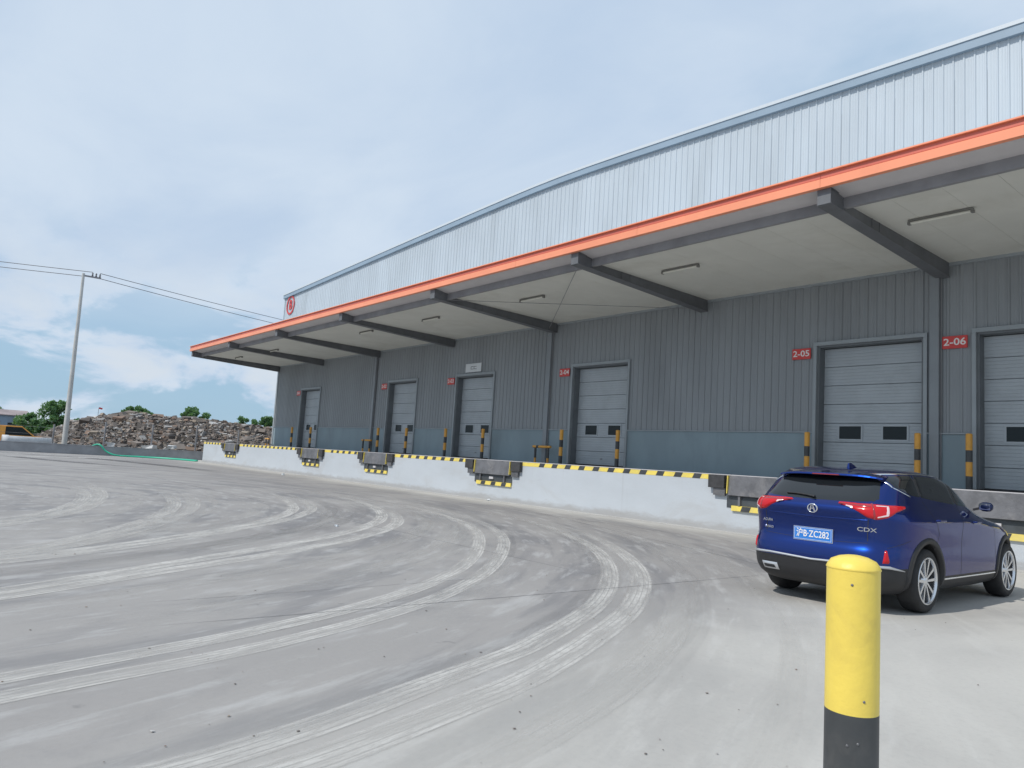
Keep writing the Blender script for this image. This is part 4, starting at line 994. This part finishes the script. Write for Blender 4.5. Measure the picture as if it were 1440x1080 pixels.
for s in (1, -1):
    # side glass, three panes under one bright line
    lo = [(-.44, 1.42), (-.36, 1.385), (-.22, 1.335), (.5, 1.272), (1.0, 1.24), (1.9, 1.20)]
    hi = [(-.44, 1.49), (-.36, 1.54), (-.22, 1.556), (.3, 1.566), (.8, 1.556), (1.15, 1.51), (1.45, 1.415), (1.9, 1.212)]
    def cutl(pl, y0, y1):
        def at(y):
            for (a, za), (c, zc) in zip(pl, pl[1:]):
                if a <= y <= c: return za + (zc - za) * (y - a) / (c - a)
        return [(y0, at(y0))] + [p for p in pl if y0 < p[0] < y1] + [(y1, at(y1))]
    patch('window_surround', 'side', [(y, z - .022) for y, z in lo], [(y, z + .010) for y, z in hi], .003, MAT['cladding'], s=s, nu=48)
    for y0, y1 in ((-.43, -.02), (.02, .93), (.985, 1.86)):
        patch('side_window', 'side', cutl(lo, y0, y1), cutl(hi, y0, y1), .008, MAT['car_glass'], s=s, nu=24, depth=.007)
    patch('window_trim', 'side', [(y, z + .012) for y, z in hi[:-1]], [(y, z + .026) for y, z in hi[:-1]], .007, MAT['chrome'], s=s, nu=48, nv=2, depth=.004)
    patch('window_trim', 'side', [(-.462, 1.41), (-.446, 1.41)], [(-.462, 1.51), (-.446, 1.51)], .007, MAT['chrome'], s=s, nu=4, nv=8, depth=.004)
    patch('window_trim', 'side', [(-.45, 1.40), (-.36, 1.356), (-.24, 1.312)], [(-.45, 1.415), (-.36, 1.370), (-.24, 1.325)], .007, MAT['chrome'], s=s, nu=12, nv=2, depth=.004)
    # arch lips
    for yy in (0, WB):
        N = 40; vs = []; fs = []
        for k in range(N + 1):
            a = R(-14 + 208 * k / N)
            for r_, off in ((.400, -.05), (.400, .014), (.455, .014), (.468, -.006)):
                y_, z_ = yy + r_ * math.cos(a), TR_ + .01 + r_ * math.sin(a)
                p, n = hit('side', y_, max(.24, z_) / ZK, s); vs.append((p.x + s * off, y_, max(.22, z_)))
        for k in range(N):
            for j in range(3): fs.append((4 * k + j, 4 * k + j + 1, 4 * k + j + 5, 4 * k + j + 4))
        MB().add(vs, fs, True).build('arch_trim', MAT['cladding'], car)
    patch('sill_trim', 'side', [(.46, .352), (2.27, .352)], [(.46, .372), (2.27, .372)], .010, MAT['chrome'], s=s, nu=10, nv=2, depth=.008)
    for y0, z0 in ((.27, 1.055), (1.40, 1.035)):
        h0 = patch('door_handle', 'side', [(y0 - .11, z0 - .014), (y0 + .11, z0 - .018)], [(y0 - .11, z0 + .014), (y0 + .11, z0 + .012)], .038, MAT['paint'], s=s, nu=10, nv=4, depth=.038)
        patch('handle_trim', 'side', [(y0 - .10, z0 - .020), (y0 + .10, z0 - .024)], [(y0 - .10, z0 - .014), (y0 + .10, z0 - .018)], .036, MAT['chrome'], h0, s=s, nu=6, nv=2, depth=.03)
    # door shut lines
    for pl in ([(.16, .72), (.24, .80), (.27, .90), (.12, 1.10), (.0, 1.27)], [(.955, .39), (.955, .8), (.96, 1.05), (.965, 1.24)], [(2.18, .39), (2.10, .8), (2.02, 1.05), (1.95, 1.17)], [(.50, .395), (1.4, .395), (2.18, .395)]):
        b = MB(); vs = []; fs = []
        pts = []
        for i in range(len(pl) - 1):
            for k in range(6): pts.append((pl[i][0] + (pl[i + 1][0] - pl[i][0]) * k / 6, pl[i][1] + (pl[i + 1][1] - pl[i][1]) * k / 6))
        pts.append(pl[-1])
        for i, (y_, z_) in enumerate(pts):
            a_, c_ = pts[max(i - 1, 0)], pts[min(i + 1, len(pts) - 1)]; l = math.hypot(c_[0] - a_[0], c_[1] - a_[1]); ny, nz = -(c_[1] - a_[1]) / l * .003, (c_[0] - a_[0]) / l * .003
            for q_ in (-1, 1):
                p, n = hit('side', y_ + ny * q_, z_ + nz * q_, s); vs.append(p + n * .0015)
            if i: fs.append((2 * i - 2, 2 * i - 1, 2 * i + 1, 2 * i))
        MB().add(vs, fs).build('door_seam', MAT['cladding'], car)
    # mirror
    mr = MB().lathe([(.001, -.11), (.05, -.10), (.075, -.05), (.08, .02), (.07, .08), (.04, .11), (.001, .115)], 16, 'x').build('mirror', MAT['mirror'], car, (s * .965, 1.58, 1.19)); mr.scale = (.70, .62, .74)
    MB().box(-.085, .085, -.068, -.055, -.05, .055).build('mirror_glass', MAT['chrome'], mr)
    MB().hexa([(-s * .20, -.03, -.08), (-s * .06, -.03, -.04), (-s * .06, .05, -.04), (-s * .20, .05, -.08), (-s * .20, -.03, -.045), (-s * .06, -.03, 0), (-s * .06, .05, 0), (-s * .20, .05, -.045)]).build('mirror_arm', MAT['cladding'], mr)
    # tail lamp wrapping the corner
    tl = patch('tail_light', 'wrap', [(18.5, 1.196), (26, 1.168), (31, 1.12), (36, 1.062), (41, 1.045), (47, 1.075), (53, 1.14), (62, 1.185)], [(18.5, 1.206), (26, 1.212), (31, 1.214), (36, 1.216), (41, 1.216), (47, 1.214), (53, 1.212), (62, 1.20)], .016, MAT['lamp_red'], s=s, nu=44, nv=8, depth=.016)
    patch('lamp_divider', 'wrap', [(39.2, 1.05), (40.2, 1.05)], [(38.4, 1.212), (39.4, 1.212)], .020, MAT['lamp_deep'], tl, s=s, nu=3, nv=8, depth=.004)
    patch('lamp_band', 'wrap', [(20, 1.186), (30, 1.176), (38, 1.17)], [(20, 1.194), (30, 1.189), (38, 1.186)], .020, MAT['lamp_deep'], tl, s=s, nu=14, nv=2, depth=.004)
    patch('light_guide', 'wrap', [(41, 1.066), (47, 1.093)], [(41, 1.080), (47, 1.107)], .020, MAT['lamp_clear'], tl, s=s, nu=8, nv=2, depth=.004)
    patch('light_guide', 'wrap', [(45.6, 1.10), (47.2, 1.10)], [(46.6, 1.19), (48.2, 1.19)], .020, MAT['lamp_clear'], tl, s=s, nu=3, nv=6, depth=.004)
    patch('light_guide', 'wrap', [(41, 1.182), (47, 1.182)], [(41, 1.192), (47, 1.192)], .020, MAT['lamp_clear'], tl, s=s, nu=8, nv=2, depth=.004)
    patch('light_guide', 'wrap', [(24, 1.166), (28, 1.148)], [(24, 1.178), (28, 1.170)], .020, MAT['lamp_clear'], tl, s=s, nu=6, nv=3, depth=.004)
    patch('reflector', 'wrap', [(43.5, .575), (48, .575)], [(45.2, .715), (46.6, .715)], .012, MAT['lamp_red'], s=s, nu=5, nv=8, depth=.012)
    # exhaust
    for nm, x0, x1, z0, z1, off, m in (('exhaust_trim', .40, .63, .335, .42, .014, 'silver'), ('exhaust_outlet', .418, .612, .350, .405, .018, 'cladding')):
        patch(nm, 'rear', [(x0, z0), (x1 - .02, z0)], [(x0 + .02, z1), (x1, z1)], off, MAT[nm and m], s=s, nu=8, nv=4, depth=.012)
    # bumper edge running from the arch
    patch('bumper_seam', 'wrap', [(47, .74), (66, .83)], [(47, .744), (66, .834)], .002, MAT['cladding'], s=s, nu=10, nv=1, depth=0)
    # tailgate gap
    patch('tailgate_seam', 'wrap', [(36.3, 1.04), (36.7, 1.04)], [(36.3, .80), (36.7, .80)], .002, MAT['cladding'], s=s, nu=2, nv=8, depth=0)
    # wheels
    for yy in (0, WB):
        w = empty('wheel', (s * .785, yy, TR_), parent=car); 
        if s < 0: w.rotation_euler = (0, 0, math.pi)
        MB().lathe([(.250, -.11), (.305, -.118), (.338, -.10), (.352, -.06), (.353, 0), (.352, .06), (.338, .10), (.305, .118), (.262, .112), (.250, .10), (.250, -.11)], 56, 'x', caps=False).build('tyre', MAT['tyre'], w)
        rim = MB().lathe([(.254, .112), (.244, .108), (.236, .08), (.233, -.06), (.05, -.055), (.001, -.055)], 48, 'x', caps=False).build('rim', MAT['rim_dark'], w)
        MB().lathe([(.260, .108), (.262, .116), (.246, .118), (.240, .10), (.238, .085)], 56, 'x', caps=False).build('rim_lip', MAT['rim'], rim)
        MB().lathe([(.062, .04), (.060, .088), (.035, .098), (.001, .099)], 24, 'x').build('hub_cap', MAT['rim'], rim)
        for k in range(5):
            a = 2 * math.pi * k / 5 + .3
            b = MB()
            for sg in (-1, 1):
                def P(r_, t, x_): 
                    aa = a + t / max(r_, .05); return (x_, r_ * math.cos(aa), r_ * math.sin(aa))
                b.hexa([P(.045, sg * .004, .055), P(.242, sg * .045, .055), P(.242, sg * .088, .055), P(.045, sg * .034, .055), P(.045, sg * .004, .092), P(.242, sg * .050, .103), P(.242, sg * .082, .103), P(.045, sg * .030, .092)])
            b.build('spoke', MAT['rim'], rim)
        MB().lathe([(.15, -.03), (.15, -.01), (.001, -.01)], 24, 'x').build('brake_disc', MAT['lip'], w)

# tail: glass, spoiler, badges, plate, bumper strip
patch('rear_window', 'rear', [(-.665, 1.245), (-.4, 1.226), (0, 1.22), (.4, 1.226), (.665, 1.245)], [(-.575, 1.50), (-.35, 1.515), (0, 1.52), (.35, 1.515), (.575, 1.50)], .006, MAT['car_glass'], nu=28, nv=10, depth=.006)
rp = MB(); n = 20; vs = []; fs = []
for i in range(n + 1):
    x = -.62 + 1.24 * i / n; e = 1 - (abs(x) / .62) ** 4
    vs += [(x, -.20, 1.500 + .034 * e), (x, -.50 - .07 * e, 1.455 + .030 * e), (x, -.51 - .07 * e, 1.434 + .026 * e), (x, -.44, 1.425 + .016 * e)]
for i in range(n):
    for j in range(3): fs.append((4 * i + j, 4 * i + j + 1, 4 * i + j + 5, 4 * i + j + 4))
fs += [(0, 1, 2, 3), (4 * n, 4 * n + 3, 4 * n + 2, 4 * n + 1)]
sp = rp.add(vs, fs, False).build('spoiler', MAT['paint'], car, bevel=.006)
MB().box(-.16, .16, -.592, -.575, 1.462, 1.474).build('brake_light', MAT['lamp_deep'], sp)
MB().hexa([(-.022, .20, 1.56), (.022, .20, 1.56), (.022, -.05, 1.53), (-.022, -.05, 1.53), (-.008, .04, 1.625), (.008, .04, 1.625), (.008, -.03, 1.62), (-.008, -.03, 1.62)]).build('antenna_fin', MAT['paint'], car, bevel=.008)
wp = [hit('rear', x, z) for x, z in ((-.02, 1.238), (-.12, 1.252), (-.25, 1.262), (-.38, 1.262))]
MB().tube([p + n * .018 for p, n in wp], [.014, .011, .010, .008], 8).build('rear_wiper', MAT['cladding'], car)
patch('tailgate_crease', 'rear', [(-.60, 1.025), (0, 1.012), (.60, 1.025)], [(-.60, 1.036), (0, 1.024), (.60, 1.036)], .010, MAT['paint'], nu=20, nv=2, depth=.010)
patch('bumper_strip', 'wrap', [(-60, .485), (-48, .515), (-30, .530), (0, .512), (30, .530), (48, .515), (60, .485)], [(-60, .495), (-48, .548), (-30, .556), (0, .536), (30, .556), (48, .548), (60, .495)], .014, MAT['silver'], nu=60, nv=3, depth=.014)
patch('tailgate_seam', 'rear', [(-.60, .776), (0, .744), (.60, .776)], [(-.60, .780), (0, .748), (.60, .780)], .002, MAT['cladding'], nu=20, nv=1, depth=0)
def on_rear(x, z, off=.004):
    p, n = hit('rear', x, z); return p + n * off, n
pl = empty('number_plate', parent=car); p, n = on_rear(0, .80, .012); pl.location = (0, p.y - .004, .777)
MB().box(-.235, .235, -.006, .012, -.078, .078).build('plate_frame', MAT['chrome'], pl, bevel=.003)
MB().box(-.228, .228, -.009, -.0062, -.071, .071).build('plate_face', MAT['plate_blue'], pl)
for bx in ((-.218, .218, .060, .063), (-.218, .218, -.063, -.060)): MB().box(bx[0], bx[1], -.0105, -.0092, bx[2], bx[3]).build('plate_border', MAT['white_print'], pl)
for bx in (-.218, .215): MB().box(bx, bx + .003, -.0105, -.0092, -.0599, .0599).build('plate_border', MAT['white_print'], pl)
link_mesh('lettering', text_mesh('\u6caaB\u00b7ZC282', .105, MAT['white_print'], .0015, bold=.0012, xs=.80), pl, (0, -.011, 0), (R(90), 0, 0))
# emblem: ring with a caliper-shaped A
ep, en = on_rear(0, 1.115, .006); tilt = math.atan2(en.z, -en.y)
eb = empty('emblem', (0, ep.y, ep.z), parent=car); eb.rotation_euler = (-tilt, 0, 0)
N = 36; vs = []; fs = []
for k in range(N):
    a = 2 * math.pi * k / N
    for r_, y_ in ((.058, .004), (.055, -.008), (.047, -.008), (.045, .004)): vs.append((r_ * 1.08 * math.cos(a), y_, r_ * .92 * math.sin(a)))
for k in range(N):
    for j in range(3): fs.append((4 * k + j, 4 * k + j + 1, 4 * ((k + 1) % N) + j + 1, 4 * ((k + 1) % N) + j))
MB().add(vs, fs, True).build('emblem_ring', MAT['chrome'], eb)
b = MB()
for s in (-1, 1): b.prism([(s * .004, .036), (s * .014, .040), (s * .036, -.028), (s * .020, -.036), (s * .012, -.008)], 'y', -.008, .003)
b.box(-.012, .012, -.007, .002, -.006, .004); b.build('emblem_letter', MAT['chrome'], eb)
for txt, x, z, sz, xs in (('CDX', .59, .925, .062, 1.5), ('ACURA', -.58, .925, .042, 1.0), ('HYBRID', -.56, .84, .038, 1.0)):
    p, n = on_rear(x, z, .004); az = math.atan2(n.x, -n.y)
    link_mesh('badge', text_mesh(txt, sz, MAT['chrome'], .002, bold=.0006, xs=xs), car, p, (R(90), 0, az))
MB().box(-.70, .70, -.35, 2.9, .19, .235).build('underbody', MAT['cladding'], car)
# windscreen seen from the front
vs = []; fs = []
for j in range(9):
    for i in range(17):
        z = (1.215 + .30 * j / 8) * ZK; x = (-.70 + .10 * j / 8) + (1.40 - .20 * j / 8) * i / 16
        p, nn, _, _ = TREE.ray_cast(Vector((x, 6, z)), Vector((0, -1, 0))); p = p or Vector((x, 2, z)); vs.append(p + Vector((0, .006, .004)))
for j in range(8):
    for i in range(16): fs.append((j * 17 + i, j * 17 + i + 1, (j + 1) * 17 + i + 1, (j + 1) * 17 + i))
MB().add(vs, fs, True).build('windscreen', MAT['car_glass'], car)
for s in (-1, 1):
    vs = []; fs = []
    for j in range(5):
        for i in range(9):
            x = s * (.50 + .36 * i / 8); z = (.74 + .10 * j / 4 + .03 * i / 8) * ZK
            p, nn, _, _ = TREE.ray_cast(Vector((x, 6, z)), Vector((0, -1, 0))); p = p or Vector((x, 3.2, z)); vs.append(p + Vector((0, .008, 0)))
    for j in range(4):
        for i in range(8): fs.append((j * 9 + i, j * 9 + i + 1, (j + 1) * 9 + i + 1, (j + 1) * 9 + i))
    MB().add(vs, fs, True).build('headlight', MAT['lamp_clear'], car)
bmr.free()
